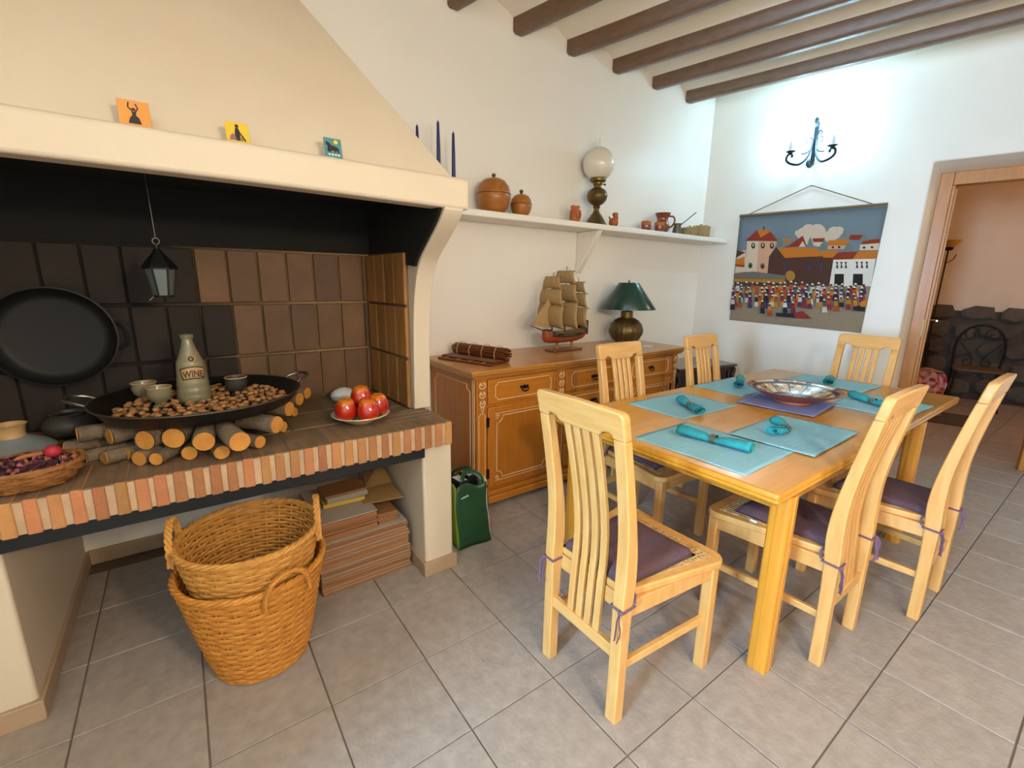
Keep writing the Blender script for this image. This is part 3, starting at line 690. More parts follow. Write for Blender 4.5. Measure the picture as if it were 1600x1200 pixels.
# ================================================================== baskets
def wicker(t, r0, r1, h, rows, stakes, m, bow=.0, sr=None, per=4, zb=0, sy=1, rimr=.009):
    sr = sr or h/rows*.50; n = stakes*per
    R = lambda z: r0+(r1-r0)*(z/h)**(.85)+bow*math.sin(PI*z/h)
    gw = G()
    for i in range(rows):
        z = zb+h*(i+.5)/rows; ph = (i % 2)*PI
        gw.tube([((R(z-zb)+sr*.75*math.cos(stakes/2*2*PI*q/n+ph))*math.cos(2*PI*q/n), (R(z-zb)+sr*.75*math.cos(stakes/2*2*PI*q/n+ph))*math.sin(2*PI*q/n)*sy, z+.0012*math.sin(2*PI*q/n*3+i)) for q in range(n)], sr, 5, closed=True)
    stuff(gw.build('weave', m, t, smooth=60))
    gk = G()
    for q in range(stakes):
        a = 2*PI*q/stakes; gk.tube([(R(h*u/4)*math.cos(a), R(h*u/4)*math.sin(a)*sy, zb+h*u/4) for u in range(5)], sr*.62, 5)
    stuff(gk.build('stakes', m, t))
    gr_ = G()
    for s_ in range(3):
        gr_.tube([((r1+.002+rimr*.6*math.cos(16*2*PI*q/160+s_*2.1))*math.cos(2*PI*q/160), (r1+.002+rimr*.6*math.cos(16*2*PI*q/160+s_*2.1))*math.sin(2*PI*q/160)*sy, zb+h+rimr*.6*math.sin(16*2*PI*q/160+s_*2.1)) for q in range(160)], rimr*.75, 6, closed=True)
    gr_.build('rim', m, t)
    gb = G()
    gb.lathe([(0, zb+.004), (r0-.004, zb+.004), (r0-.004, zb+.012), (0, zb+.012)], 32, sy=sy); gb.build('base', m, t)
    gf_ = G(); gf_.tube([((r0+.004)*math.cos(2*PI*q/48), (r0+.004)*math.sin(2*PI*q/48)*sy, zb+.007) for q in range(48)], rimr*.8, 6, closed=True); gf_.build('foot_braid', m, t)
def basket_handle(t, r, z, an, span, hh, m, lean=.02):
    ca, sa = math.cos(an), math.sin(an); gg = G(); N_ = 36
    for s_ in range(3):
        pts = []
        for q in range(N_+1):
            u = q/N_; th = PI*u; y = -span/2*math.cos(th); z_ = z-.05+(hh+.05)*math.sin(th)**.7; x = r+lean*math.sin(th)
            ph = 5*2*PI*u+s_*2.09; ox = .007*math.cos(ph); oy = .007*math.sin(ph)
            yy = y+oy*math.sin(th); xx = x+ox; zz = z_+oy*abs(math.cos(th))*.6
            pts.append((xx*ca-yy*sa, xx*sa+yy*ca, zz))
        gg.tube(pts, .0058, 6)
    gg.build('handle', m, t)
bk = thing('wicker_basket', 'lower of the two nested wicker log baskets, standing on the floor', 'basket', (.108, 1.725, .003), 0, 'nested wicker baskets')
wicker(bk, .146, .232, .385, 30, 26, 'wicker')
for an in (math.radians(-72), math.radians(108)): basket_handle(bk, .235, .385, an, .15, .055, 'wicker', .012)
b2 = thing('wicker_basket', 'upper wicker log basket nested inside another, with a handle at each side', 'basket', (.111, 1.725, .12), 0, 'nested wicker baskets')
wicker(b2, .130, .220, .385, 30, 26, 'wicker_pale')
for an in (math.radians(-12), math.radians(168)): basket_handle(b2, .222, .385, an, .13, .085, 'wicker_pale', .0)
# potpourri basket on the hearth
pb = thing('potpourri_basket', 'low woven basket of dried potpourri at the left end of the hearth', 'basket', (-.43, 1.885, BZ+.004))
wicker(pb, .085, .128, .062, 5, 20, 'wicker_dark', .008, per=4, sy=.85, rimr=.006)
rp_ = random.Random(9); gp = G()
for q in range(190):
    an = rp_.uniform(0, 2*PI); rr = .115*math.sqrt(rp_.random()); hgt = .06+.022*(1-(rr/.115)**2)*rp_.random()
    gp.cur = rp_.choice((0, 0, 0, 1, 2)); s_ = rp_.uniform(.006, .014); a2 = rp_.uniform(0, PI)
    x, y = rr*math.cos(an), rr*math.sin(an)*.85
    dx, dy = s_*math.cos(a2), s_*math.sin(a2)
    gp.add([(x-dx, y-dy, hgt), (x+dy*.6, y-dx*.6, hgt+rp_.uniform(.0, .012)), (x+dx, y+dy, hgt+rp_.uniform(-.004, .01)), (x-dy*.6, y+dx*.6, hgt+rp_.uniform(0, .012)), (x, y, hgt-.006)], [(0, 1, 2, 3), (0, 4, 1), (1, 4, 2), (2, 4, 3), (3, 4, 0)])
gp.cur = 0; gp.lathe([(0, .066), (.06, .062), (.112, .052), (.108, .02), (0, .02)], 24, sy=.85)
po = stuff(gp.build('potpourri', ['potp_plum', 'potp_pink', 'potp_tan'], smooth=0, loc=(-.43, 1.885, BZ+.001)))
tag(po, 'dried purple and pink petals filling the low woven basket', 'potpourri', kind='stuff')
o = G().sphere((0, 0, 0), .021, 18, 12, sz=.92).build('red_ball', 'red_ball', smooth=60, loc=(-.365, 1.885, BZ+.093)); tag(o, 'dull red ball lying among the potpourri', 'ball')
o = G().tube(smoothpath([(-.03, -.012, 0), (-.01, 0, .004), (.02, .012, .003), (.032, .022, 0)], 4), [.003]*2+[.006]*8+[.003]*3, 8).build('dried_pod', 'potp_tan', smooth=60, loc=(-.415, 1.875, BZ+.088)); tag(o, 'thin tan dried pod lying beside the red ball', 'pod')

# ================================================================== stacked boards and boxes under the bench
rbd = random.Random(21)
bsrc = G().box(-.208, -.21, -.0066, .208, .21, .0066).build('flooring_board', ['board'], bevel=.0012, smooth=0, bseg=1, loc=(.578, 2.115, .0076))
tag(bsrc, 'brown flooring board in the tall flat stack under the brick bench', 'board', 'flooring boards stacked under the bench')
zc = .0076
psrc = G().box(-.207, -.209, -.0011, .207, .209, .0011).build('backing_sheet', ['board_face'], smooth=0, loc=(.578, 2.115, .0155))
tag(psrc, 'pale backing sheet between the flooring boards stacked under the bench', 'sheet', 'backing sheets in the stack')
NB = 16
for i in range(1, NB):
    zc += .0158
    o = bsrc.copy(); COL.objects.link(o); o.location = (.578+rbd.uniform(-.006, .006)-.001*i, 2.115+rbd.uniform(-.008, .006), zc); o.rotation_euler = (0, 0, rbd.uniform(-.012, .012))
    o2 = psrc.copy(); COL.objects.link(o2); o2.location = (o.location.x+rbd.uniform(-.003, .003), o.location.y-.002, zc+.0079); o2.rotation_euler = o.rotation_euler
# shorter pile on the left half
hb = G().box(-.125, -.19, -.006, .125, .19, .006).build('half_board', ['board'], bevel=.001, smooth=0, bseg=1, loc=(.508, 2.11, zc+.017))
tag(hb, 'short brown board in the small left pile on top of the stack', 'board', 'short boards on the stack'); zh = zc+.017
for i in range(5):
    zh += .0135; o = hb.copy(); COL.objects.link(o); o.location = (.508+rbd.uniform(-.004, .004), 2.11+rbd.uniform(-.006, .004), zh); o.rotation_euler = (0, 0, rbd.uniform(-.01, .01))
o = G().box(-.128, -.19, -.002, .128, .19, .002).build('white_sheet', 'board_face', smooth=0, loc=(.508, 2.112, zh+.009)); tag(o, 'pale sheet lying on the short pile of boards', 'sheet')
o = hb.copy(); COL.objects.link(o); zq = zc+.0165
for i in range(4):
    if i: o = hb.copy(); COL.objects.link(o)
    o.location = (.688, 1.99, zq); o.scale = (.38, .30, 1.0); zq += .0128; o['label'] = 'small board offcut piled beside the short boards on the stack'; o['group'] = 'board offcuts on the stack'; o.rotation_euler = (0, 0, rbd.uniform(-.05, .05))
fcb = G(); fcb.add([(.60, 2.0, zh+.014), (.79, 1.985, .335), (.80, 2.25, .345), (.62, 2.28, zh+.016)], [(0, 1, 2, 3)])
fcb.add([(.66, 2.16, zh+.02), (.775, 2.10, .375), (.79, 2.29, .43), (.70, 2.33, zh+.04)], [(0, 1, 2, 3)])
tag(fcb.build('cardboard_flap', 'cardboard', solid=.004, smooth=0), 'torn piece of brown cardboard on top of the boards', 'cardboard')
zz = zh+.0135
for nm, m_, th, lab in (('yellow_box', 'book_yellow', .02, 'flat yellow box under the clear plastic case on the boards'), ('plastic_case', 'book_grey', .026, 'flat glossy grey case on top of the boards'), ('brown_folder', 'board', .012, 'brown folder on top of the glossy grey case')):
    o = G().box(-.095, -.07, 0, .095, .07, th).build(nm, m_, bevel=.002, smooth=0, loc=(.535+rbd.uniform(-.008, .008), 2.12, zz)); o.rotation_euler = (0, 0, rbd.uniform(-.06, .06)); tag(o, lab, 'box' if 'box' in nm else nm.split('_')[1]); zz += th+.001

# ================================================================== green shopping bag
gbg = thing('shopping_bag', 'green woven shopping bag between the bench pier and the sideboard', 'bag', (1.135, 1.97, .002))
HB = .345; bw0, bw1, bd0, bd1 = .098, .098, .085, .085
def side(x0, x1, y0, y1, X0, X1, Y0, Y1, amp=.006):
    return lambda u, v: ((x0+(x1-x0)*u)*(1-v)+(X0+(X1-X0)*u)*v+amp*math.sin(7*v+3*u), (y0+(y1-y0)*u)*(1-v)+(Y0+(Y1-Y0)*u)*v+amp*math.sin(5*u+6*v), v*(HB+.014*math.sin(PI*u*2)))
G().grid(side(-.098, .098, -.095, -.095, -.105, .080, -.075, -.075), 12, 12).build('front_panel', 'bag_green', gbg, solid=.0015)
G().grid(side(-.098, .098, .095, .095, -.105, .080, .075, .075), 8, 8).build('back_panel', 'bag_green', gbg, solid=.0015)
gs_ = G(); gs_.grid(side(.098, .098, -.095, .095, .080, .080, -.075, .075), 6, 9); gs_.build('side_gusset', 'bag_cream', gbg, solid=.0015)
gs_ = G(); gs_.grid(side(-.098, -.098, -.095, .095, -.105, -.105, -.075, .075), 6, 9); gs_.build('side_gusset', 'bag_lime', gbg, solid=.0015)
G().box(-.096, -.093, .002, .096, .093, .006).build('bottom', 'bag_green', gbg)
gs_ = G(); gs_.grid(lambda u, v: (.0995-.018*(v*.33), -.08+.16*u, .005+v*.115), 4, 4); gs_.build('printed_patch', 'bag_red', gbg, solid=.002)
gs_ = G()
for q, wd in enumerate((.010, .006, .006, .006, .007)): gs_.box(-.082+.0105*q, -.0835, .279+.002*q, -.082+.0105*q+wd, -.079, .287+.002*q)
gs_.build('lettering', 'white_tag', gbg, bevel=.001)
for yy in (-.072, .072):
    gs_ = G(); pts = smoothpath([(-.06, yy, HB-.06), (-.055, yy*.8, HB+.02), (-.02, yy*.4, HB+.055), (.03, yy*.5, HB+.045), (.06, yy*.85, HB+.01), (.05, yy, HB-.06)], 6)
    gs_.tube(pts, .013, 8, flat=.25); gs_.build('handle', 'bag_green', gbg)
for (dx, dy, dz, ln, an, nm, lab) in ((-.05, -.02, .205, .145, .25, 'black_folder', 'black box file with white label sticking out of the green bag, nearest the pier'), (.025, .02, .225, .15, .2, 'black_folder', 'black box file with white label sticking out of the green bag, farther from the pier')):
    t = thing(nm, lab, 'folder', (1.135+dx, 1.97+dy, .01+.0), .1, 'box files in the green bag')
    G().box(-.03, -.045, 0, .03, .045, .36).build('case', 'black_plastic', t, bevel=.003)
    G().box(-.022, -.036, .3605, .022, .036, .362).build('label', 'paper_white', t)

# ================================================================== dining table
TZ = .74; TX0, TX1, TY0, TY1 = 1.450, 3.75, .567, 1.65
tb = thing('dining_table', 'long honey-coloured oak dining table laid with turquoise mats', 'table', (0, 0, 0))
def slab(x0, x1):
    g1 = G(); pr = [(0, TZ-.045), (.010, TZ-.036), (.010, TZ-.026), (-.000, TZ-.020), (.000, TZ-.008), (.008, TZ)]
    rings = []
    for ins, z in [(.012, TZ-.045), (.004, TZ-.038), (0, TZ-.030), (.004, TZ-.023), (.001, TZ-.018), (.001, TZ-.008), (.004, TZ-.002), (.009, TZ)]:
        rings.append([(a, b, z) for a, b in rrect(x0+ins, TY0+ins, x1-ins, TY1-ins, .007, 3)])
    n = len(rings[0]); vs = [p for r in rings for p in r]; fs = []
    for i in range(len(rings)-1):
        for k_ in range(n): fs.append((i*n+k_, i*n+(k_+1) % n, (i+1)*n+(k_+1) % n, (i+1)*n+k_))
    fs += [tuple(range(n))[::-1], tuple((len(rings)-1)*n+k_ for k_ in range(n))]
    return g1.add(vs, fs)
slab(TX0, TX1).build('tabletop', 'oak', tb, smooth=30)
for (x0, y0, x1, y1) in ((1.628, TY0+.05, 3.055, TY0+.072), (1.628, TY1-.072, 3.055, TY1-.05), (1.58, TY0+.075, 1.602, TY1-.08), (3.08, TY0+.075, 3.102, TY1-.08)):
    G().box(x0, y0, TZ-.11, x1, y1, TZ-.044).build('apron', 'oak', tb, bevel=.002)
for x in (3.1, 3.5):
    G().box(x, TY0+.12, TZ-.075, x+.04, TY1-.12, TZ-.044).build('extension_rail', 'oak', tb, bevel=.002)
def leg(x, y):
    g1 = G(); a = .034
    pts = rrect(-a, -a, a, a, .012, 3); pts = [p for p in pts]
    g1.prism(pts, 0, TZ-.044, XY); o = g1.build('leg', 'oak_leg', tb, smooth=30); o.location = (x, y, 0)
    g2 = G().box(-.006, -.0365, 0, .006, -.033, TZ-.046); g2.box(-.0365, -.006, 0, -.033, .006, TZ-.046); g2.build('leg_bead', 'oak_leg', o, bevel=.0015)
for x in (1.593, 3.09):
    for y in (TY0+.038, TY1-.042): leg(x, y)

# ================================================================== dining chairs (local: front is +x)
def px(z):
    for (x0, z0), (x1, z1) in zip(PATH, PATH[1:]):
        if z <= z1: return x0+(x1-x0)*(z-z0)/(z1-z0)
    return PATH[-1][0]
ctrl = [(-.212, 0), (-.211, .2), (-.208, .42), (-.203, .52), (-.208, .64), (-.228, .78), (-.254, .92), (-.281, 1.045)]
PATH = [(p.x, p.y) for p in smoothpath([(a, b, 0) for a, b in ctrl], 4)]
def make_chair(label):
    t = thing('dining_chair', label, 'chair', (0, 0, 0), 0, 'slatted dining chairs around the table')
    PW = .159
    post = [p for p in PATH if p[1] <= .962]+[(px(.962), .962)]
    for s_ in (-1, 1):
        dps = [.040+.012*math.exp(-((z-.5)/.14)**2)-.010*max(0, (z-.6)/.4) for x, z in post]
        G().rectsweep(post, .042, dps, s_*PW).build('back_post', 'beech', t, bevel=.006, smooth=45)
    for s_ in (-1, 1):
        G().box(.198, s_*.197-.0195, 0, .236, s_*.197+.0195, .428).build('front_leg', 'beech', t, bevel=.004)
    # top rail
    hw = PW+.022; ol = [(-hw, .962), (-hw, 1.02)]+[(-hw+.016+.016*math.cos(a), 1.029+.016*math.sin(a)) for a in (PI, PI*.75, PI*.5)]+[(0, 1.0475)]+[(hw-.016+.016*math.cos(a), 1.029+.016*math.sin(a)) for a in (PI*.5, PI*.25, 0)]+[(hw, .962), (PW-.021, .962), (PW-.026, .972), (PW-.036, .978), (.096, .972), (.088, .962), (.080, .957), (-.080, .957), (-.088, .962), (-.096, .972), (-PW+.036, .978), (-PW+.026, .972), (-PW+.021, .962)]
    G().prism(ol, -.016, .016, lambda a, b, c: (px(b)+c, a, b)).build('top_rail', 'beech_rail', t, bevel=.005, smooth=40)
    sl = [p for p in PATH if .25 <= p[1] <= .965]
    for q in range(4):
        y = (q-1.5)*.040
        pth = [(px(z)+.010*math.sin(PI*(z-.25)/.71), z) for z in [.25+.715*i/14 for i in range(15)]]
        G().rectsweep(pth, .027, .015, y).build('slat', 'beech', t, bevel=.003, smooth=45)
    G().box(-.223, -PW+.018, .225, -.201, PW-.018, .268).build('lower_rail', 'beech_rail', t, bevel=.003)
    for s_ in (-1, 1): G().hexa([(-.205, s_*(PW)-.010, .185), (.205, s_*.190-.010, .185), (.205, s_*.190+.010, .185), (-.205, s_*PW+.010, .185)], [(-.205, s_*(PW)-.010, .213), (.205, s_*.190-.010, .213), (.205, s_*.190+.010, .213), (-.205, s_*PW+.010, .213)]).build('stretcher', 'beech_rail', t, bevel=.003)
    # seat frame with rounded front corners and cane panel
    seat = [(-.185, -.152)]+arc(.198, -.183, .052, -PI/2, 0, 6)+arc(.198, .183, .052, 0, PI/2, 6)+[(-.185, .152)]
    so = G().prism(seat, .428, .455, XY).build('seat', 'beech', t, bevel=.006, bseg=3, smooth=40)
    G().box(.200, -.178, .368, .222, .178, .428).build('apron', 'beech_rail', t, bevel=.002)
    G().box(-.190, -.139, .372, -.172, .139, .428).build('apron', 'beech_rail', t, bevel=.002)
    for s_ in (-1, 1): G().hexa([(-.19, s_*.160-.01, .372), (.20, s_*.200-.01, .372), (.20, s_*.200+.01, .372), (-.19, s_*.160+.01, .372)], [(-.19, s_*.160-.01, .428), (.20, s_*.200-.01, .428), (.20, s_*.200+.01, .428), (-.19, s_*.160+.01, .428)]).build('apron', 'beech', t, bevel=.002)
    cn = G().prism([(-.15, -.134), (.205, -.198), (.205, .198), (-.15, .134)], .4545, .4565, XY); cn.build('cane_panel', 'cane', so, smooth=0)
    gcn = G()
    for q in range(22):
        u = -.145+.345*q/21; wv = .140+.056*(q/21); gcn.tube([(u, -wv, .4575), (u, wv, .4575)], .0013, 4)
    for q in range(-11, 12): gcn.tube([(-.148, q*.0127, .4582), (.203, q*.0176, .4582)], .0013, 4)
    stuff(gcn.build('cane_weave', 'cane', so, smooth=0))
    # cushion
    def cu(u, v):
        x = -.185+.345*u; hwid = .143+.023*u; y = (2*v-1)*hwid
        e = min(1, max(0, 1-max(abs(2*u-1), abs(2*v-1))**6)); x += -.0*e
        return (x, y, .462+.030*max(0, e)**.5+.003*math.sin(6*u)*math.sin(5*v))
    gc = G(); gc.grid(cu, 20, 20); gc.grid(lambda u, v: (lambda p: (p[0], p[1], .4595))(cu(u, v)), 20, 20)
    co = gc.build('cushion', 'cushion', t, smooth=80)
    bmx = bmesh.new(); bmx.from_mesh(co.data); bmesh.ops.remove_doubles(bmx, verts=bmx.verts, dist=.0035); bmesh.ops.recalc_face_normals(bmx, faces=bmx.faces); bmx.to_mesh(co.data); bmx.free()
    for s_ in (-1, 1):
        yb = s_*PW; gt = G(); hx = .028; hy = .0245
        gt.tube([(-.176, s_*.150, .470), (-.170, s_*.175, .448), (-.176, s_*(PW+hy-.004), .425)], .0042, 6)
        gt.tube([(-.208+hx, yb-hy, .42), (-.208+hx, yb+hy, .42), (-.208-hx, yb+hy, .418), (-.208-hx, yb-hy, .418)], .0042, 6, closed=True)
        kx, ky = -.208-hx-.003, yb+s_*hy*.7
        gt.sphere((kx, ky, .417), .008, 8, 6)
        gt.tube(smoothpath([(kx, ky, .417), (kx-.012, ky+s_*.008, .395), (kx-.008, ky+s_*.012, .36), (kx-.014, ky+s_*.006, .325)], 4), .0045, 6, flat=.4)
        gt.tube(smoothpath([(kx, ky, .417), (kx-.004, ky-s_*.006, .39), (kx-.010, ky-s_*.004, .35), (kx-.006, ky-s_*.010, .318)], 4), .0045, 6, flat=.4)
        gt.build('cushion_tie', 'tie', co)
    return t
GR = 'slatted dining chairs around the table'
A = make_chair('pale slatted dining chair nearest the camera, at the near end of the table'); A.location = (1.200, .932, 0)
Ech = dup(A, (1.945, .700, 0), PI/2, 'slatted dining chair with its back to the camera, beside the near table leg', GR)
Fch = dup(A, (2.555, .560, 0), PI/2, 'slatted dining chair at the far right, back to the camera, farthest from the fireplace side', GR)
Bch = dup(A, (2.035, 1.475, 0), -PI/2, 'slatted dining chair across the table in front of the middle of the sideboard', GR)
Cch = dup(A, (2.855, 1.475, 0), -PI/2, 'slatted dining chair across the table in front of the dark chest', GR)
Dch = dup(A, (3.64, 1.115, 0), PI, 'slatted dining chair at the far end of the table below the wall hanging', GR)
cu_ = [c for c in Ech.children if c.name.startswith('cushion')][0]
G().box(-.013, -.0005, -.022, .013, .0005, .0).build('care_tag', 'white_tag', cu_, loc=(.07, .179, .462)).rotation_euler = (.35, 0, 0)

# ================================================================== place mats, napkins, bowl
def placemat(cx, cy, lx, ly, rz, m, lab, z=TZ+.0012, grp='turquoise place mats'):
    gm = G(); nu, nv = 26, 20
    def f(u, v, o=0): return ((u-.5)*lx, (v-.5)*ly, .0012*math.sin(9*u+3*cx)*math.sin(7*v+2*cy)+.0012+o)
    gm.grid(lambda u, v: f(u, v), nu, nv)
    o = gm.build('placemat', m, solid=.002, smooth=60, loc=(cx, cy, z)); o.rotation_euler = (0, 0, rz); tag(o, lab, 'place mat', grp)
    return o
placemat(1.695, .945, .385, .475, .02, 'turq_mat', 'turquoise place mat at the near end of the table')
placemat(2.135, .815, .50, .335, .03, 'turq_mat', 'turquoise place mat before the chair beside the near table leg', TZ+.0062)
placemat(2.15, 1.39, .475, .355, -.02, 'turq_mat', 'turquoise place mat on the sideboard side of the table, nearer the camera')
placemat(2.86, 1.465, .475, .325, .0, 'turq_mat', 'turquoise place mat on the sideboard side of the table, behind the bowl')
placemat(3.535, 1.17, .335, .46, -.03, 'turq_mat', 'turquoise place mat at the far end of the table')
placemat(3.085, .775, .475, .345, -.02, 'turq_mat', 'turquoise place mat to the right of the bowl, before the far right chair')
placemat(2.665, 1.085, .40, .385, .10, 'violet_mat', 'violet-blue cloth mat under the patterned bowl', TZ+.0062, 'violet mat')
def napkin(cx, cy, rz, L, lab, bend=0, z=TZ+.004):
    t = thing('napkin_roll', lab, 'napkin', (cx, cy, z), rz, 'rolled turquoise napkins')
    g1 = G(); nu = 40; nv = 14
    def f(u, v):
        s_ = (v-.5)*L; pinch = 1-.38*math.exp(-((v-.5)/.10)**2); flare = 1+.25*(abs(v-.5)*2)**2
        th = u*2*PI*2.3; r = (.007+.0145*u)*pinch*flare
        x = s_; yb = bend*(v-.5)**2*L
        return (x, yb+r*math.cos(th)*1.3, .0205*pinch*flare*.9+r*math.sin(th)*.80+.002)
    g1.grid(f, nu, nv); g1.build('cloth', 'napkin', t, solid=.0018, smooth=80)
    g2 = G(); N_ = 28
    for k_ in (0,):
        vs = []
        for q in range(N_):
            a = 2*PI*q/N_
            for rr, xx in ((.0180, -.010), (.0180, .010), (.0205, .010), (.0205, -.010)): vs.append((xx, rr*1.2*math.cos(a), .0195+rr*.92*math.sin(a)))
        fs = []
        for q in range(N_):
            j = (q+1) % N_
            for e_ in range(4): fs.append((q*4+e_, q*4+(e_+1) % 4, j*4+(e_+1) % 4, j*4+e_))
        g2.add(vs, fs)
    g2.build('napkin_ring', 'ring', t, bevel=.001, smooth=40)
napkin(1.712, .945, math.radians(97), .30, 'rolled turquoise napkin in a ring on the mat at the near end of the table')
napkin(2.085, .835, math.radians(20), .17, 'rolled turquoise napkin on the mat beside the near table leg', .9, TZ+.011)
napkin(2.10, 1.305, math.radians(58), .22, 'rolled turquoise napkin on the sideboard-side mat nearer the camera')
napkin(2.90, 1.47, math.radians(25), .22, 'rolled turquoise napkin left of and behind the patterned bowl')
napkin(3.46, 1.16, math.radians(15), .15, 'rolled turquoise napkin on the mat at the far end of the table')
napkin(3.05, .80, math.radians(60), .28, 'rolled turquoise napkin right of the bowl, half hidden by a chair back')
bw = thing('serving_bowl', 'wide painted terracotta bowl with cream and black pattern on the table', 'bowl', (2.690, 1.060, TZ+.0105))
G().lathe([(0, 0), (.088, 0), (.092, .006), (.088, .016), (.10, .022), (.16, .045), (.225, .076), (.232, .080)], 64).build('body', 'terracotta', bw, smooth=45)
gi = G(); rr_ = [(.234, .081), (.229, .0835), (.215, .079), (.205, .074), (.185, .066), (.165, .058), (.150, .052), (.13, .044), (.105, .035), (.08, .028), (.05, .023), (.02, .021), (0, .021)]
n = 96; vs = []; ids = []
for r, z in rr_:
    if r == 0: ids.append(len(vs)); vs.append((0, 0, z))
    else:
        ids.append(len(vs)); vs += [(r*math.cos(2*PI*k_/n), r*math.sin(2*PI*k_/n), z) for k_ in range(n)]
fs = []; mi = []
def bowlm(i, k_):
    a = k_/n*2*PI
    if i in (0, 3, 11): return 1
    if i in (1, 2): return 1 if (k_ % 12) in (0, 1) else (0 if (k_//12) % 2 else 4)
    if 4 <= i <= 7:
        ph = (math.sin(6*a+i*.9)+math.sin(6*a-i*.9)*.8)
        if abs(ph) < .26: return 1
        return 2 if ph > 1.45 else (3 if ph < -1.5 else (4 if ph < -.9 else 0))
    if i == 8: return 1
    ph = math.sin(5*a+i*1.2)
    return 1 if abs(ph) < .22 else (4 if ph > .6 else 0)
for i in range(len(rr_)-1):
    for k_ in range(n):
        j = (k_+1) % n
        if i == len(rr_)-2: fs.append((ids[i]+k_, ids[i]+j, ids[i+1]))
        else: fs.append((ids[i]+k_, ids[i]+j, ids[i+1]+j, ids[i+1]+k_))
        mi.append(bowlm(i, k_))
gi.v = vs; gi.f = fs; gi.mi = mi
gi.build('painted_inside', ['bowl_cream', 'bowl_black', 'bowl_white', 'bowl_yellow', 'bowl_rust'], bw, smooth=60)

# ================================================================== sideboard
SX0, SX1, SF, SZ = 1.34, 3.275, 2.205, .88
sb = thing('sideboard', 'long carved wooden sideboard with drawers and cupboard doors along the back wall', 'sideboard', (0, 0, 0))
G().box(SX0, SF, .10, SX1, YW-.012, SZ-.055).build('body', 'side_oak', sb, bevel=.003)
g1 = G()
for (e, z0, z1) in ((.0, 0, .075), (-.012, .075, .105)): g1.box(SX0-.03-e, SF-.035-e, z0+(.03 if z0 == 0 else 0), SX1+.03+e, YW-.012, z1)
g1.build('plinth', 'side_oak_h', sb, bevel=.006)
for x in (SX0+.02, SX1-.02):
    for y in (SF+.02, YW-.06): G().box(x-.04, y-.05, 0, x+.04, y+.03, .032).build('foot', 'side_oak_h', sb, bevel=.004)
rings = []
for ins, z in ((.035, SZ-.055), (.028, SZ-.048), (.022, SZ-.036), (.010, SZ-.030), (.004, SZ-.024), (.004, SZ-.018), (0, SZ-.012), (.0, SZ-.006), (.006, SZ)):
    rings.append([(a, b, z) for a, b in ((SX0-.055+ins, SF-.055+ins), (SX1+.055-ins, SF-.055+ins), (SX1+.055-ins, YW-.012), (SX0-.055+ins, YW-.012))])
vs = [p for r in rings for p in r]; fs = []
for i in range(len(rings)-1):
    for k_ in range(4): fs.append((i*4+k_, i*4+(k_+1) % 4, (i+1)*4+(k_+1) % 4, (i+1)*4+k_))
fs += [(3, 2, 1, 0), tuple(4*(len(rings)-1)+k_ for k_ in range(4))]
G().add(vs, fs).build('top', 'side_top', sb, smooth=20)
def notch(x0, z0, x1, z1, c):     # outline with scooped corners
    p = []
    p += [(x0+c*math.sin(a), z0+c*math.cos(a)) for a in (0, PI/6, PI/3, PI/2)]
    p += [(x1-c*math.cos(a), z0+c*math.sin(a)) for a in (0, PI/6, PI/3, PI/2)]
    p += [(x1-c*math.sin(a), z1-c*math.cos(a)) for a in (0, PI/6, PI/3, PI/2)]
    p += [(x0+c*math.cos(a), z1-c*math.sin(a)) for a in (0, PI/6, PI/3, PI/2)]
    return p
def pull(par, x, z, y):
    g2 = G()
    g2.prism([(x-.036, z+.004), (x-.026, z+.016), (x-.012, z+.010), (x, z+.020), (x+.012, z+.010), (x+.026, z+.016), (x+.036, z+.004), (x+.022, z-.006), (x, z-.010), (x-.022, z-.006)], y-.003, y, XZ)
    g2.tube(smoothpath([(x-.026, y-.004, z+.004), (x-.022, y-.014, z-.012), (x, y-.018, z-.020), (x+.022, y-.014, z-.012), (x+.026, y-.004, z+.004)], 5), .0038, 8)
    g2.sphere((x, y-.018, z-.020), .006, 8, 6)
    g2.build('drop_pull', 'bronze', par)
def drawer(x0, z0, x1, z1):
    d = G().box(x0, SF-.016, z0, x1, SF+.002, z1).build('drawer', 'side_oak_h', sb, bevel=.005)
    g2 = G(); o = notch(x0+.05, z0+.022, x1-.05, z1-.022, .018); g2.tube([(a, SF-.017, b) for a, b in o], .0028, 6, closed=True); g2.build('moulding', 'pale_line', d)
    pull(d, (x0+x1)/2, (z0+z1)/2, SF-.016)
def cdoor(x0, z0, x1, z1, hx):
    d = G().box(x0, SF-.016, z0, x1, SF+.002, z1).build('cupboard_door', 'side_oak', sb, bevel=.005)
    g2 = G(); o = notch(x0+.062, z0+.06, x1-.062, z1-.06, .045); g2.tube([(a, SF-.017, b) for a, b in o], .003, 6, closed=True)
    o = [(x0+.045, z0+.043), (x1-.045, z0+.043), (x1-.045, z1-.043), (x0+.045, z1-.043)]; g2.tube([(a, SF-.017, b) for a, b in o], .0026, 6, closed=True)
    for cx, cz in o:
        dx = .018 if cx < (x0+x1)/2 else -.018; dz = .018 if cz < (z0+z1)/2 else -.018
        g2.tube([(cx+dx+.009*math.cos(a/12*2*PI), SF-.017, cz+dz+.009*math.sin(a/12*2*PI)) for a in range(12)], .0022, 5, closed=True)
        g2.tube([(cx+dx*.4, SF-.017, cz+dz*1.9), (cx+dx*1.2, SF-.018, cz+dz*1.6), (cx+dx*1.9, SF-.017, cz+dz*.4)], .0022, 5)
    g2.build('moulding', 'pale_line', d)
    for z in (z0+.07, z1-.12): G().box(hx-.008, SF-.022, z, hx+.008, SF-.002, z+.06).build('hinge', 'bronze', d)
PX = [1.377, 1.996, 2.617, 3.237]
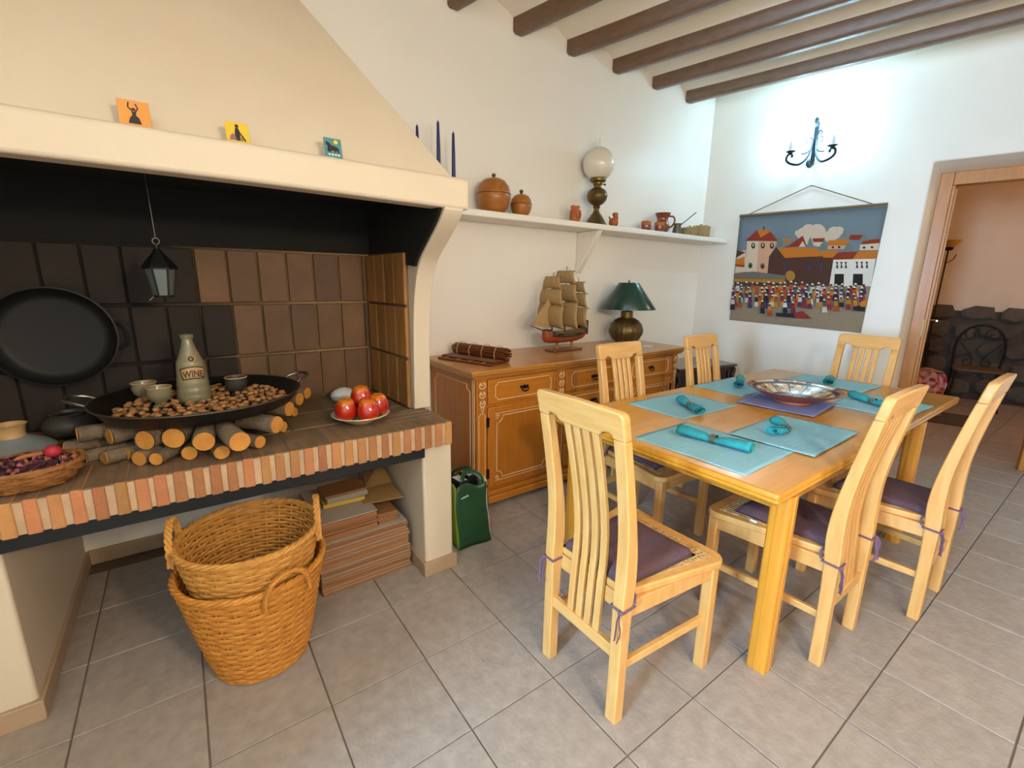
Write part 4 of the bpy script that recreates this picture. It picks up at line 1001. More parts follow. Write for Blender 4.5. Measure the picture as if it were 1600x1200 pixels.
def pilaster(x):
    p = G().box(x-.036, SF-.012, .105, x+.036, SF+.004, SZ-.055).build('pilaster', 'side_oak', sb, bevel=.003)
    g2 = G()
    for k_ in range(3):
        zc_ = .785-.055*k_; w_ = .020-.002*k_
        for s_ in (-1, 1):
            g2.tube(smoothpath([(x+s_*.002, SF-.016, zc_-.02), (x+s_*w_, SF-.018, zc_-.008), (x+s_*w_*.9, SF-.020, zc_+.012), (x+s_*.008, SF-.018, zc_+.016), (x+s_*.010, SF-.017, zc_+.004)], 4), .0038, 6)
        g2.sphere((x, SF-.017, zc_), .006, 8, 6)
    g2.tube([(x-.012, SF-.015, .655), (x, SF-.018, .62), (x+.012, SF-.015, .655)], .0035, 6)
    g2.build('carving', 'pale_line', p)
    g3 = G(); g3.tube([(a, SF-.013, b) for a, b in notch(x-.022, .15, x+.022, .615, .012)], .0022, 5, closed=True); g3.build('moulding', 'pale_line', p)
for x in PX: pilaster(x)
for q in (0, 2):
    x0, x1 = PX[q]+.042, PX[q+1]-.042
    drawer(x0, .665, x1, .815); cdoor(x0, .125, x1, .645, x0-.002 if q == 0 else x1+.002)
x0, x1 = PX[1]+.042, PX[2]-.042
for z0, z1 in ((.665, .815), (.492, .645), (.31, .472), (.125, .29)): drawer(x0, z0, x1, z1)
# left end panel mouldings
g2 = G()
yy0, yy1 = SF+.06, YW-.08
g2.tube([(SX0-.001, a, b) for a, b in notch(yy0, .15, yy1, SZ-.10, .04)], .003, 6, closed=True); g2.build('end_moulding', 'pale_line', sb)
g2 = G()
for y in (SF+.012, SF+.03): g2.tube([(SX0-.001, y, .11), (SX0-.001, y, SZ-.06)], .003, 6)
g2.build('corner_bead', 'pale_line', sb)

# ---- rolled bamboo mat
bm_ = thing('bamboo_mat', 'partly rolled brown bamboo blind on the left end of the sideboard', 'blind', (1.535, 2.50, SZ+.001), math.radians(-72))
Lr = .44; pos = []
for k_ in range(15): pos.append((-.135+.0105*k_, .0055))
for k_ in range(26):
    th = -PI/2+k_*.40; r = .046-.0012*k_; pos.append((.030+r*math.cos(th), .050+r*math.sin(th)))
pos += [(-.10+.0105*k_, .017) for k_ in range(10)]
first = None
for k_, (a, z) in enumerate(pos):
    if first is None: first = G().tube([(-Lr/2, 0, 0), (Lr/2, 0, 0)], .0056, 7).build('slat', 'bamboo', bm_, loc=(0, a, z)); continue
    inst(first, 'slat', bm_, (random.uniform(-.006, .006), a, z))
g2 = G()
for q in (-.16, -.055, .05, .155):
    g2.tube([(q, (.030+.053*math.cos(th)), .050+.053*math.sin(th)) for th in [PI*2*i/24-PI/2 for i in range(22)]], .0022, 5)
    g2.tube([(q, -.14, .013), (q, .0, .013)], .0022, 5)
g2.build('binding', 'bamboo_tie', bm_)

# ---- model ship (bow along local -x)
sh = thing('model_ship', 'wooden model of a three-masted sailing ship with tan sails on the sideboard', 'ship model', (2.315, 2.535, SZ+.001), math.radians(1)); sh.scale = (1.14, 1.14, 1.02)
G().box(-.125, -.045, 0, .135, .045, .014).build('stand_base', 'stand', sh, bevel=.004)
for x in (-.055, .075): G().lathe([(.014, .012), (.009, .022), (.008, .05), (.012, .062), (0, .063)], 12, (x, 0, 0)).build('stand_post', 'boxwood', sh)
secs = [(-.185, .004, .098, .150), (-.165, .022, .070, .152), (-.13, .038, .062, .148), (-.06, .048, .058, .140), (.02, .050, .058, .138), (.10, .047, .062, .146), (.155, .040, .074, .165), (.185, .034, .095, .182)]
g2 = G(); vs = []; n = 13
for x, hw, zb, zt in secs:
    for q in range(n):
        a = PI*q/(n-1); yy = -hw*math.cos(a); zz_ = zt-(zt-zb)*math.sin(a)**.55; vs.append((x, yy*(1 if q not in (0, n-1) else .92), zz_))
fs = []; mi = []
for i in range(len(secs)-1):
    for q in range(n-1): fs.append((i*n+q, i*n+q+1, (i+1)*n+q+1, (i+1)*n+q)); mi.append(1 if q in (0, n-2) and i > 1 else 0)
    fs.append((i*n+n-1, i*n, (i+1)*n, (i+1)*n+n-1)); mi.append(2)
fs += [tuple(range(n)), tuple((len(secs)-1)*n+q for q in range(n))[::-1]]; mi += [0, 1]
g2.v = vs; g2.f = fs; g2.mi = mi; g2.build('hull', ['hull', 'hull_dark', 'hull_tan'], sh, smooth=50)
g2 = G()
for s_ in (-1, 1):
    for (zo, r_) in ((.118, .003), (.131, .0028)): g2.tube([(-.11, s_*.044, zo+.012), (-.03, s_*.0515, zo), (.05, s_*.0515, zo), (.15, s_*.042, zo+.014)], r_, 6)
g2.build('wale', 'hull_tan', sh)
g2 = G()
for s_ in (-1, 1):
    for q in range(9):
        x = -.085+.026*q; yy = .049+.003*math.sin(PI*q/8); g2.box(x-.007, s_*yy-.004, .119, x+.007, s_*yy+.004, .129); g2.tube([(x, s_*yy, .124), (x, s_*(yy+.014), .125)], .0026, 6)
g2.build('gun_ports', 'hull_dark', sh)
g2 = G().box(.125, -.032, .16, .188, .032, .205); g2.box(.178, -.036, .11, .192, .036, .215); g2.box(-.16, -.025, .14, -.12, .025, .16); g2.build('stern_castle', 'hull_dark', sh, bevel=.004)
masts = [(-.105, .555, .125), (.005, .60, .14), (.115, .52, .115)]
for x, zt, hw in masts: G().tube([(x, 0, .12), (x, 0, .12+(zt-.12)*.5), (x, 0, zt)], [.005, .004, .002], 8).build('mast', 'mast', sh)
G().tube([(-.165, 0, .148), (-.285, 0, .195)], [.005, .002], 8).build('bowsprit', 'mast', sh)
def sail(x, zb, zt, wb_, wt_, bel, nm='sail'):
    g3 = G(); g3.grid(lambda u, v: (x-.006-bel*math.sin(PI*(.12+.8*(1-v)))*(1-.35*(2*u-1)**2), (2*u-1)*(wb_*(1-v)+wt_*v), zb+(zt-zb)*v+.012*(1-v)*(2*u-1)**2*-1+.004), 10, 8); g3.build(nm, 'sail', sh, solid=.0015, smooth=80)
    G().tube([(x-.004, -wt_*1.08, zt), (x-.004, wt_*1.08, zt)], .0028, 6).build('yard', 'mast', sh)
for x, zt, hw in masts:
    H_ = zt-.12
    sail(x, .175, .12+H_*.47, hw*.98, hw*.92, .032); sail(x, .12+H_*.49, .12+H_*.73, hw*.90, hw*.74, .026); sail(x, .12+H_*.75, .12+H_*.93, hw*.72, hw*.52, .018)
for (xa, xb, za, zb_) in ((-.28, -.12, .20, .40), (-.22, -.115, .185, .47)):
    g3 = G(); g3.add([(xa, 0, za), (xb, .004, za-.02), (xb+.005, .010, zb_)], [(0, 1, 2)]); g3.build('jib', 'sail', sh, solid=.0015, smooth=0)
g3 = G(); g3.tube([(-.283, 0, .195), (-.105, 0, .555)], .0008, 4); g3.tube([(-.105, 0, .55), (.005, 0, .595)], .0008, 4); g3.tube([(.005, 0, .595), (.115, 0, .515)], .0008, 4)
for x, zt, hw in masts:
    for s_ in (-1, 1):
        for q in (-.02, 0, .02, .04): g3.tube([(x+q+.012, s_*.047, .145), (x, 0, .12+(zt-.12)*.5)], .0007, 4)
g3.tube([(-.28, 0, .192), (-.18, 0, .09)], .0008, 4)
g3.build('rigging', 'rope', sh)

# ---- table lamp
lx, ly = 3.055, 2.57
tl = thing('table_lamp', 'ribbed brass table lamp with a dark green conical shade on the sideboard', 'lamp', (lx, ly, SZ+.001))
rp2 = [(0, 0), (.07, 0), (.082, .008), (.115, .04), (.138, .085), (.141, .115), (.128, .16), (.10, .195), (.07, .212), (.058, .215)]
G().lathe(rp2, 96, fn=lambda a, z: 1+.020*math.cos(24*a)*math.sin(PI*min(1, z/.215))).build('ribbed_base', 'brass_dark', tl, smooth=60)
G().lathe([(.066, .205), (.066, .214), (.05, .218), (.05, .268), (.045, .272), (0, .272)], 32).build('neck', 'brass', tl, smooth=40)
G().tube([(0, 0, .27), (0, 0, .50)], .006, 8).build('stem', 'brass', tl)
G().lathe([(.232, .288), (.233, .292), (.083, .502), (.080, .502), (.229, .290)], 64).build('lamp_shade', 'shade_green', tl, smooth=50)
g3 = G(); g3.tube([(.081*math.cos(q/32*2*PI), .081*math.sin(q/32*2*PI), .502) for q in range(32)], .002, 6, closed=True)
for q in range(3): an = 2*PI*q/3; g3.tube([(0, 0, .495), (.08*math.cos(an), .08*math.sin(an), .50)], .002, 5)
g3.lathe([(.004, .50), (.009, .51), (.006, .522), (0, .525)], 10); g3.build('spider', 'brass', tl)
o = G().box(-.06, -.04, 0, .06, .04, .0015).build('paper_note', 'paper_white', smooth=0, loc=(3.06, 2.34, SZ+.0015)); o.rotation_euler = (0, 0, .4); tag(o, 'small white paper lying on the right end of the sideboard', 'paper')

# ================================================================== dark chest in the corner
cc = thing('wooden_chest', 'dark carved wooden chest in the corner beyond the sideboard', 'chest', (3.93, 2.50, 0), math.radians(13))
cc.rotation_euler = (0, 0, math.radians(-9))
G().box(-.34, -.19, .05, .34, .22, .62).build('body', 'dark_wood', cc, bevel=.004)
G().box(-.38, -.235, .62, .38, .23, .645).build('lid', 'chest_top', cc, bevel=.006)
g3 = G()
for x in (-.34, 0.0, .34): g3.box(x-.025, -.205, .05, x+.025, -.188, .62)
for z in (.05, .33, .58): g3.box(-.34, -.205, z, .34, -.19, z+.04)
g3.build('carved_frame', 'dark_wood', cc, bevel=.004)
for x in (-.355, .355):
    g3 = G(); g3.tube(smoothpath([(x*1.0, -.20, .62), (x*1.06, -.21, .58), (x*1.0, -.215, .53), (x*1.08, -.21, .48), (x*1.0, -.2, .44)], 5), .016, 8); g3.build('corner_scroll', 'dark_wood', cc)
for x in (-.30, .30):
    for y in (-.15, .17): G().box(x-.03, y-.03, 0, x+.03, y+.03, .055).build('foot', 'dark_wood', cc, bevel=.004)
pbg = G(); pbg.lathe([(0, 0), (.075, .004), (.10, .06), (.095, .16), (.07, .26), (.045, .34), (.05, .38), (0, .39)], 20, fn=lambda a, z: 1+.10*math.sin(5*a+z*22)+.05*math.sin(9*a-z*31))
o = pbg.build('plastic_bag', 'plastic_bag', smooth=60, loc=(3.43, 2.2, .002)); tag(o, 'pale plastic bag standing on the floor between sideboard and chest', 'bag')

# ================================================================== shelf and what stands on it
SHZ = 1.815; SY0 = 2.548
sf = thing('wall_shelf', 'long white plastered shelf on the back wall above the sideboard', 'shelf', (0, 0, 0))
xe = CX+(YW-SY0)*k-.004
G().prism([(.99, SY0), (xe, SY0), (CX-.004, YW-.002), (.99, YW-.002)], SHZ-.042, SHZ, XY).build('board', 'plaster_gloss', sf, bevel=.008, bseg=3)
G().prism([(SY0+.012, SHZ-.043), (YW-.002, SHZ-.043), (YW-.002, SHZ-.36), (YW-.02, SHZ-.36)], 2.655, 2.705, YZ).build('bracket', 'plaster_gloss', sf, bevel=.006)

# candelabra with blue candles
ca_ = thing('candelabra', 'black wrought-iron candelabra at the left end of the shelf behind the hood', 'candelabra', (1.40, 2.66, SHZ))
G().lathe([(0, 0), (.055, 0), (.055, .005), (.012, .012), (.008, .03), (.008, .12), (0, .125)], 20).build('base', 'wrought', ca_)
CP = [(-.155, .03, .165), (-.045, -.02, .195), (.050, -.03, .150)]
for x, y, z in CP:
    G().tube(smoothpath([(0, 0, .09), (x*.5, y*.5, .075), (x*.95, y, .09), (x, y, z)], 6), .0055, 8).build('arm', 'wrought', ca_)
    G().lathe([(0, z), (.032, z), (.034, z+.004), (.014, z+.005), (.013, z+.022), (.010, z+.022), (0, z+.006)], 20, (x, y, 0)).build('cup', 'wrought', ca_)
for (x, y, z), lab in zip(CP, ('leftmost tall blue taper candle, half behind the hood', 'middle and tallest blue taper candle on the candelabra', 'rightmost tall blue taper candle on the candelabra')):
    t = thing('taper_candle', lab, 'candle', (1.40+x, 2.66+y, SHZ+z+.007), 0, 'blue taper candles')
    G().lathe([(0, 0), (.0115, 0), (.0125, .02), (.0105, .16), (.0075, .262), (.004, .272), (0, .273)], 14).build('wax', 'candle_blue', t)
    G().tube([(0, 0, .272), (.001, 0, .281)], .001, 5).build('wick', 'ink', t)

def globe_box(x, y, r, lab):
    t = thing('globe_box', lab, 'box', (x, y, SHZ), 0, 'turned wooden globe boxes')
    G().lathe([(0, 0), (r*.55, 0), (r*.62, r*.05), (r*.86, r*.42), (r*.98, r*.82), (r, r*1.08), (r*.98, r*1.12)], 40).build('bowl', 'boxwood', t, smooth=60)
    l_ = G().lathe([(r*.99, r*1.115), (r*1.005, r*1.14), (r*.985, r*1.2), (r*.90, r*1.55), (r*.66, r*1.86), (r*.35, r*1.99), (0, r*2.02)], 40).build('lid', 'boxwood', t, smooth=60)
    G().lathe([(0, r*2.0), (.010, r*2.0), (.007, r*2.0+.006), (.013, r*2.0+.014), (.014, r*2.0+.021), (.009, r*2.0+.029), (0, r*2.0+.031)], 14).build('knob', 'knob_dark', l_)
    G().tube([((r*1.003)*math.cos(q/40*2*PI), (r*1.003)*math.sin(q/40*2*PI), r*1.12) for q in range(40)], .0022, 5, closed=True).build('seam', 'knob_dark', t)
globe_box(1.775, 2.68, .112, 'larger round turned-wood box with lid on the shelf')
globe_box(1.985, 2.655, .073, 'smaller round turned-wood box with lid on the shelf')

# clay owl jug
ow = thing('clay_figure', 'small terracotta figure jug left of the oil lamp on the shelf', 'figurine', (2.49, 2.655, SHZ))
G().lathe([(0, 0), (.034, 0), (.038, .01), (.040, .05), (.036, .085), (.030, .10), (.033, .112), (.036, .12), (.030, .121), (.024, .105), (0, .10)], 20, fn=lambda a, z: 1+.06*math.cos(2*a)).build('body', 'clay', ow)
G().tube(smoothpath([(-.03, -.01, .115), (-.048, -.02, .10), (-.05, -.02, .085)], 4), [.012]*4+[.007]*5, 8).build('spout', 'clay', ow)
g3 = G()
for s_ in (-1, 1): g3.tube(smoothpath([(s_*.030, -.02, .09), (s_*.018, -.04, .06), (s_*.010, -.042, .03)], 4), .008, 8)
g3.build('arms', 'clay', ow)

# oil lamp
ol_ = thing('oil_lamp', 'brass oil lamp with a round milky glass globe on the shelf', 'lamp', (2.735, 2.675, SHZ))
G().lathe([(0, 0), (.085, 0), (.086, .01), (.078, .02), (.066, .045), (.048, .072), (.028, .10), (.020, .12), (.024, .134), (.030, .14), (.024, .147), (.022, .152)], 36).build('foot', 'brass_dark', ol_, smooth=50)
G().lathe([(.022, .150), (.05, .165), (.072, .19), (.079, .215), (.080, .222), (.076, .238), (.066, .26), (.040, .277), (.032, .28)], 36).build('reservoir', 'brass_dark', ol_, smooth=50)
br_ = G().lathe([(.032, .278), (.030, .30), (.036, .305), (.038, .318), (.058, .325), (.061, .332), (.061, .345), (.055, .346), (0, .34)], 32).build('burner', 'brass', ol_, smooth=40)
G().tube([(.03, -.01, .31), (.056, -.018, .31)], .003, 6).sphere((.060, -.019, .31), .009, 10, 8).build('wick_knob', 'brass_dark', br_)
R_ = .119; G().lathe([(R_*math.sin(a), .452-R_*math.cos(a)) for a in [.50+(2.70-.50)*i/20 for i in range(21)]], 48).build('glass_globe', 'globe', ol_, solid=.003, smooth=70)
G().lathe([(.026, .34), (.03, .40), (.024, .47), (.022, .63), (.0205, .63), (.0225, .47)], 28).build('glass_chimney', 'glass', ol_, smooth=60)

# bird jug
du = thing('clay_bird', 'small terracotta bird-shaped jug right of the oil lamp', 'figurine', (2.885, 2.625, SHZ))
g3 = G(); g3.sphere((0, 0, .036), .038, 18, 12, sz=.95); g3.build('body', 'clay', du)
g3 = G(); g3.lathe([(.016, .06), (.014, .075), (.022, .092), (.024, .102), (.016, .110), (0, .112)], 14, (.014, 0, 0)); g3.build('head', 'clay', du)
G().tube([(-.03, 0, .05), (-.055, -.004, .066), (-.062, -.005, .074)], [.010, .006, .004], 8).build('beak_spout', 'clay', du)
G().tube(smoothpath([(.034, 0, .09), (.044, 0, .07), (.036, 0, .045)], 4), .005, 8).build('handle', 'clay', du)

def beaker(x, y, lab):
    t = thing('clay_beaker', lab, 'cup', (x, y, SHZ), 0, 'glazed clay beakers')
    G().lathe([(0, 0), (.034, 0), (.037, .004), (.041, .040), (.041, .078), (.0395, .080), (.037, .078), (.035, .012), (0, .008)], 28).build('body', 'glazed_clay', t, smooth=50)
    G().lathe([(.0415, .052), (.042, .056), (.042, .078), (.0405, .081), (.0395, .080)], 28).build('unglazed_band', 'clay', t, smooth=50)
beaker(3.31, 2.645, 'small brown glazed clay beaker standing left of the jug on the shelf')
beaker(3.445, 2.61, 'small brown glazed clay beaker standing in front of the jug on the shelf')
jg = thing('clay_jug', 'brown glazed clay jug with handle on the shelf', 'jug', (3.60, 2.70, SHZ))
G().lathe([(0, 0), (.042, 0), (.046, .006), (.062, .04), (.066, .065), (.058, .092), (.046, .115), (.050, .14), (.066, .172), (.070, .178), (.066, .179), (.046, .14), (.042, .115), (.055, .07), (0, .02)], 36).build('body', 'glazed_clay', jg, smooth=50)
G().tube(smoothpath([(.052, -.028, .155), (.088, -.05, .152), (.100, -.058, .115), (.082, -.045, .072), (.058, -.02, .055)], 5), .008, 8).build('handle', 'glazed_clay', jg)
cz = thing('coffee_pot', 'small dark metal coffee pot with a long slanting handle on the shelf', 'pot', (3.765, 2.655, SHZ))
G().lathe([(0, 0), (.044, 0), (.046, .005), (.036, .06), (.030, .082), (.036, .098), (.038, .10), (.034, .099), (.028, .082), (0, .02)], 24).build('body', 'pewter', cz, smooth=50)
G().tube([(.034, -.01, .09), (.165, -.07, .205)], .0045, 8).build('handle', 'pewter', cz)
def lidpot(x, y, r, h, m, lab):
    t = thing('lidded_pot', lab, 'pot', (x, y, SHZ), 0, 'small lidded pots at the shelf end')
    G().lathe([(0, 0), (r*.9, 0), (r*.96, .006), (r, h*.5), (r*.98, h*.8)], 28).build('body', m, t, smooth=50)
    l_ = G().lathe([(r*.99, h*.79), (r*1.05, h*.82), (r*1.05, h*.9), (r*.8, h*.99), (0, h*1.02)], 28).build('lid', m, t, smooth=50)
    G().lathe([(0, h), (.008, h), (.010, h+.010), (.006, h+.016), (0, h+.017)], 12).build('knob', m, l_)
    g_ = G()
    for q in range(6): g_.tube([(r*1.0*math.cos(a/28*2*PI), r*1.0*math.sin(a/28*2*PI), .008+h*.75*q/5.5) for a in range(28)], .003, 5, closed=True)
    g_.build('coils', m, t)
lidpot(3.925, 2.635, .072, .078, 'rattan', 'low pale lidded pot at the right end of the shelf, left of a taller one')
lidpot(4.165, 2.675, .085, .115, 'rattan', 'taller coiled lidded basket at the very right end of the shelf')

# ================================================================== wall hanging (flat woven picture)
tpn = thing('wall_hanging', 'woven wall hanging of a village market crowd on the right wall', 'tapestry', (CX, YW, 0), WR)
Q = {'tl': (.347, 2.012), 'tr': (1.452, 2.016), 'bl': (.360, 1.036), 'br': (1.428, .992)}
ci = {'tl': (180, 292), 'tr': (1292, 236), 'bl': (95, 1056), 'br': (1085, 1150)}
def bil(q, u, v): return tuple((q['tl'][i]*(1-u)+q['tr'][i]*u)*(1-v)+(q['bl'][i]*(1-u)+q['br'][i]*u)*v for i in (0, 1))
def inv(px_, py_):
    u = v = .5
    for _ in range(12):
        x, y = bil(ci, u, v); e = 1e-3; x1, y1 = bil(ci, u+e, v); x2, y2 = bil(ci, u, v+e)
        a, b, c, d = (x1-x)/e, (x2-x)/e, (y1-y)/e, (y2-y)/e; det = a*d-b*c; rx, ry = px_-x, py_-y
        u += (rx*d-ry*b)/det; v += (a*ry-c*rx)/det
    return min(1, max(0, u)), min(1, max(0, v))
cloth = G(); cloth.grid(lambda u, v: (lambda p: (p[0], -.006, p[1]))(bil(Q, u, v)), 24, 20)
cloth.build('cloth', 'tap_sky', tpn, solid=.006, smooth=60)
tm = ['tap_'+q for q in ('sky', 'cloud', 'cream', 'salmon', 'redroof', 'orange', 'brown', 'ground', 'greywall', 'tree', 'dark', 'p1', 'p2', 'p3', 'p4', 'p5', 'p6', 'p7', 'p8', 'white', 'ochre')]
TI = {q[4:]: i for i, q in enumerate(tm)}
pic = G(); lay = [0]
def T(poly, m):
    lay[0] += 1; pic.cur = TI[m]; vs = []
    for a, b in poly:
        u, v = inv(a, b); p = bil(Q, u, v); vs.append((p[0], -.0094-.00006*lay[0], p[1]))
    pic.add(vs, [tuple(range(len(vs)))])
def TE(cx, cy, rx, ry, m, n=14): T([(cx+rx*math.cos(2*PI*q/n), cy+ry*math.sin(2*PI*q/n)) for q in range(n)], m)
def band(x0, x1, f0, f1, m, n=12): T([(x0+(x1-x0)*q/n, f0(x0+(x1-x0)*q/n)) for q in range(n+1)]+[(x1-(x1-x0)*q/n, f1(x1-(x1-x0)*q/n)) for q in range(n+1)], m)
band(90, 1180, lambda x: 760-.03*x+30, lambda x: 1056+.096*(x-95), 'ground')
for cx, cy, r in ((700, 420, 48), (745, 400, 55), (810, 405, 60), (720, 450, 50), (800, 455, 55), (660, 412, 22), (930, 415, 48), (965, 400, 32), (900, 440, 45), (985, 400, 20)): TE(cx, cy, r, r*.95, 'cloud')
band(140, 1230, lambda x: 560, lambda x: 800, 'brown')
T([(160, 540), (235, 530), (235, 690), (140, 700)], 'cream'); T([(155, 530), (235, 545), (150, 585)], 'brown'); T([(150, 600), (225, 575), (225, 650), (140, 640)], 'orange'); T([(140, 632), (225, 640), (222, 655), (138, 648)], 'redroof')
T([(245, 465), (345, 465), (330, 700), (228, 690)], 'cream'); T([(345, 465), (505, 468), (440, 570), (420, 705), (328, 700)], 'salmon')
T([(230, 460), (330, 385), (425, 380), (510, 468)], 'redroof'); T([(330, 385), (425, 380), (440, 400), (360, 440)], 'orange'); T([(383, 360), (393, 360), (393, 385), (383, 385)], 'dark')
for x, y in ((298, 498), (380, 498), (455, 500)): TE(x, y, 17, 22, 'dark'); TE(x, y-4, 6, 12, 'cream')
for x, y in ((275, 643), (378, 648)): TE(x, y, 19, 22, 'greywall'); TE(x, y+4, 10, 14, 'dark')
T([(432, 578), (492, 510), (545, 560), (545, 700), (418, 705)], 'brown'); T([(500, 520), (560, 512), (800, 520), (845, 580), (560, 590)], 'orange'); T([(545, 515), (650, 480), (660, 510)], 'redroof')
T([(590, 500), (700, 430), (730, 510)], 'redroof'); T([(668, 510), (698, 470), (722, 510)], 'cream'); TE(520, 478, 26, 34, 'tree'); T([(545, 450), (620, 450), (600, 480), (550, 485)], 'ochre')
T([(770, 452), (862, 450), (850, 480), (780, 480)], 'redroof'); T([(785, 478), (850, 478), (850, 510), (800, 510)], 'cream')
T([(885, 468), (1025, 458), (1040, 505), (880, 505)], 'orange'); T([(885, 505), (1040, 505), (1035, 530), (880, 530)], 'salmon'); T([(820, 540), (965, 540), (915, 592), (850, 590)], 'orange')
T([(1040, 430), (1130, 432), (1100, 468), (1030, 465)], 'redroof'); T([(1130, 470), (1235, 462), (1230, 492), (1110, 500)], 'redroof'); T([(1105, 500), (1230, 492), (1222, 540), (1100, 540)], 'cream')
for x, y in ((918, 517), (962, 516), (1130, 522), (1182, 520)): TE(x, y, 10, 8, 'dark', 8)
for cx, cy, rx, ry in ((755, 472, 24, 34), (845, 508, 36, 28), (1028, 515, 42, 38), (1140, 445, 18, 30), (1000, 410, 14, 26)): T([(cx-rx, cy+ry), (cx-rx*.6, cy), (cx, cy-ry), (cx+rx*.6, cy), (cx+rx, cy+ry)], 'tree')
T([(960, 552), (1222, 545), (1206, 602), (905, 606)], 'redroof'); T([(1090, 549), (1222, 545), (1206, 602), (1050, 605)], 'orange')
T([(920, 606), (1204, 602), (1175, 800), (885, 800)], 'white')
for x in (945, 975, 1005, 1080, 1112, 1145):
    T([(x-9, 622), (x+9, 622), (x+3, 640), (x+9, 668), (x-9, 668), (x-3, 640)], 'brown')
for x in (958, 1084): T([(x-32, 710), (x+32, 710), (x+28, 795), (x-38, 795)], 'dark')
for x, y in ((567, 655), (745, 660), (832, 655)): TE(x, y, 16, 24, 'p3', 10)
T([(135, 700), (300, 688), (560, 720), (560, 750), (130, 735)], 'greywall'); TE(600, 722, 38, 40, 'ochre'); T([(130, 738), (560, 750), (560, 775), (125, 765)], 'ochre')
rt_ = random.Random(12); cols = ['p1', 'p2', 'p3', 'p4', 'p5', 'p6', 'p7', 'p8', 'ochre', 'p1', 'p7', 'p2']
def person(x, y, s_, c1=None, c2=None):
    c1 = c1 or rt_.choice(cols); c2 = c2 or rt_.choice(cols)
    T([(x-13*s_, y-8*s_), (x+13*s_, y-8*s_), (x+18*s_, y+32*s_), (x-18*s_, y+32*s_)], c1); T([(x-16*s_, y+30*s_), (x+16*s_, y+30*s_), (x+22*s_, y+75*s_), (x-20*s_, y+75*s_)], c2)
    TE(x, y-16*s_, 11*s_, 11*s_, 'dark', 8); T([(x-16*s_, y-20*s_), (x-8*s_, y-22*s_), (x-6*s_, y-33*s_), (x+7*s_, y-33*s_), (x+9*s_, y-22*s_), (x+17*s_, y-19*s_)], 'white')
for row_, y in enumerate((800, 830, 862, 890)):
    n_ = 24
    for q in range(n_):
        x = 125+q*43+rt_.uniform(-12, 12)-row_*6
        if x > 1150 or rt_.random() < .08: continue
        person(x, y+rt_.uniform(-9, 9)+(8 if x > 700 else 0), rt_.uniform(.75, 1.05))
for x, y, c1, c2 in ((130, 905, 'p4', 'p8'), (380, 935, 'p5', 'p8'), (440, 955, 'p2', 'p7'), (560, 930, 'white', 'p8'), (620, 945, 'p1', 'p5'), (930, 915, 'ochre', 'p7'), (850, 925, 'p6', 'p4')): person(x, y, .95, c1, c2)
T([(640, 1000), (690, 985), (755, 1045), (620, 1040)], 'p1'); T([(490, 1000), (620, 1005), (630, 1038), (490, 1028)], 'p8'); T([(1045, 950), (1125, 935), (1120, 985), (1040, 980)], 'p8'); T([(1095, 915), (1140, 890), (1135, 950), (1095, 950)], 'p2')
pic.build('woven_picture', tm, tpn, smooth=0)
G().tube([(Q['tl'][0]-.004, -.010, Q['tl'][1]+.012), (Q['tr'][0]-.002, -.010, Q['tr'][1]+.014)], .012, 10).build('rod', 'tap_rod', tpn)
G().tube([(Q['tl'][0]+.07, -.012, 2.03), (.895, -.008, 2.232), (.905, -.008, 2.232), (Q['tr'][0]-.09, -.012, 2.035)], .0038, 6).build('cord', 'tap_rod', tpn)
G().tube([(.90, .002, 2.225), (.90, -.014, 2.228)], .003, 6).build('nail', 'wrought', tpn)

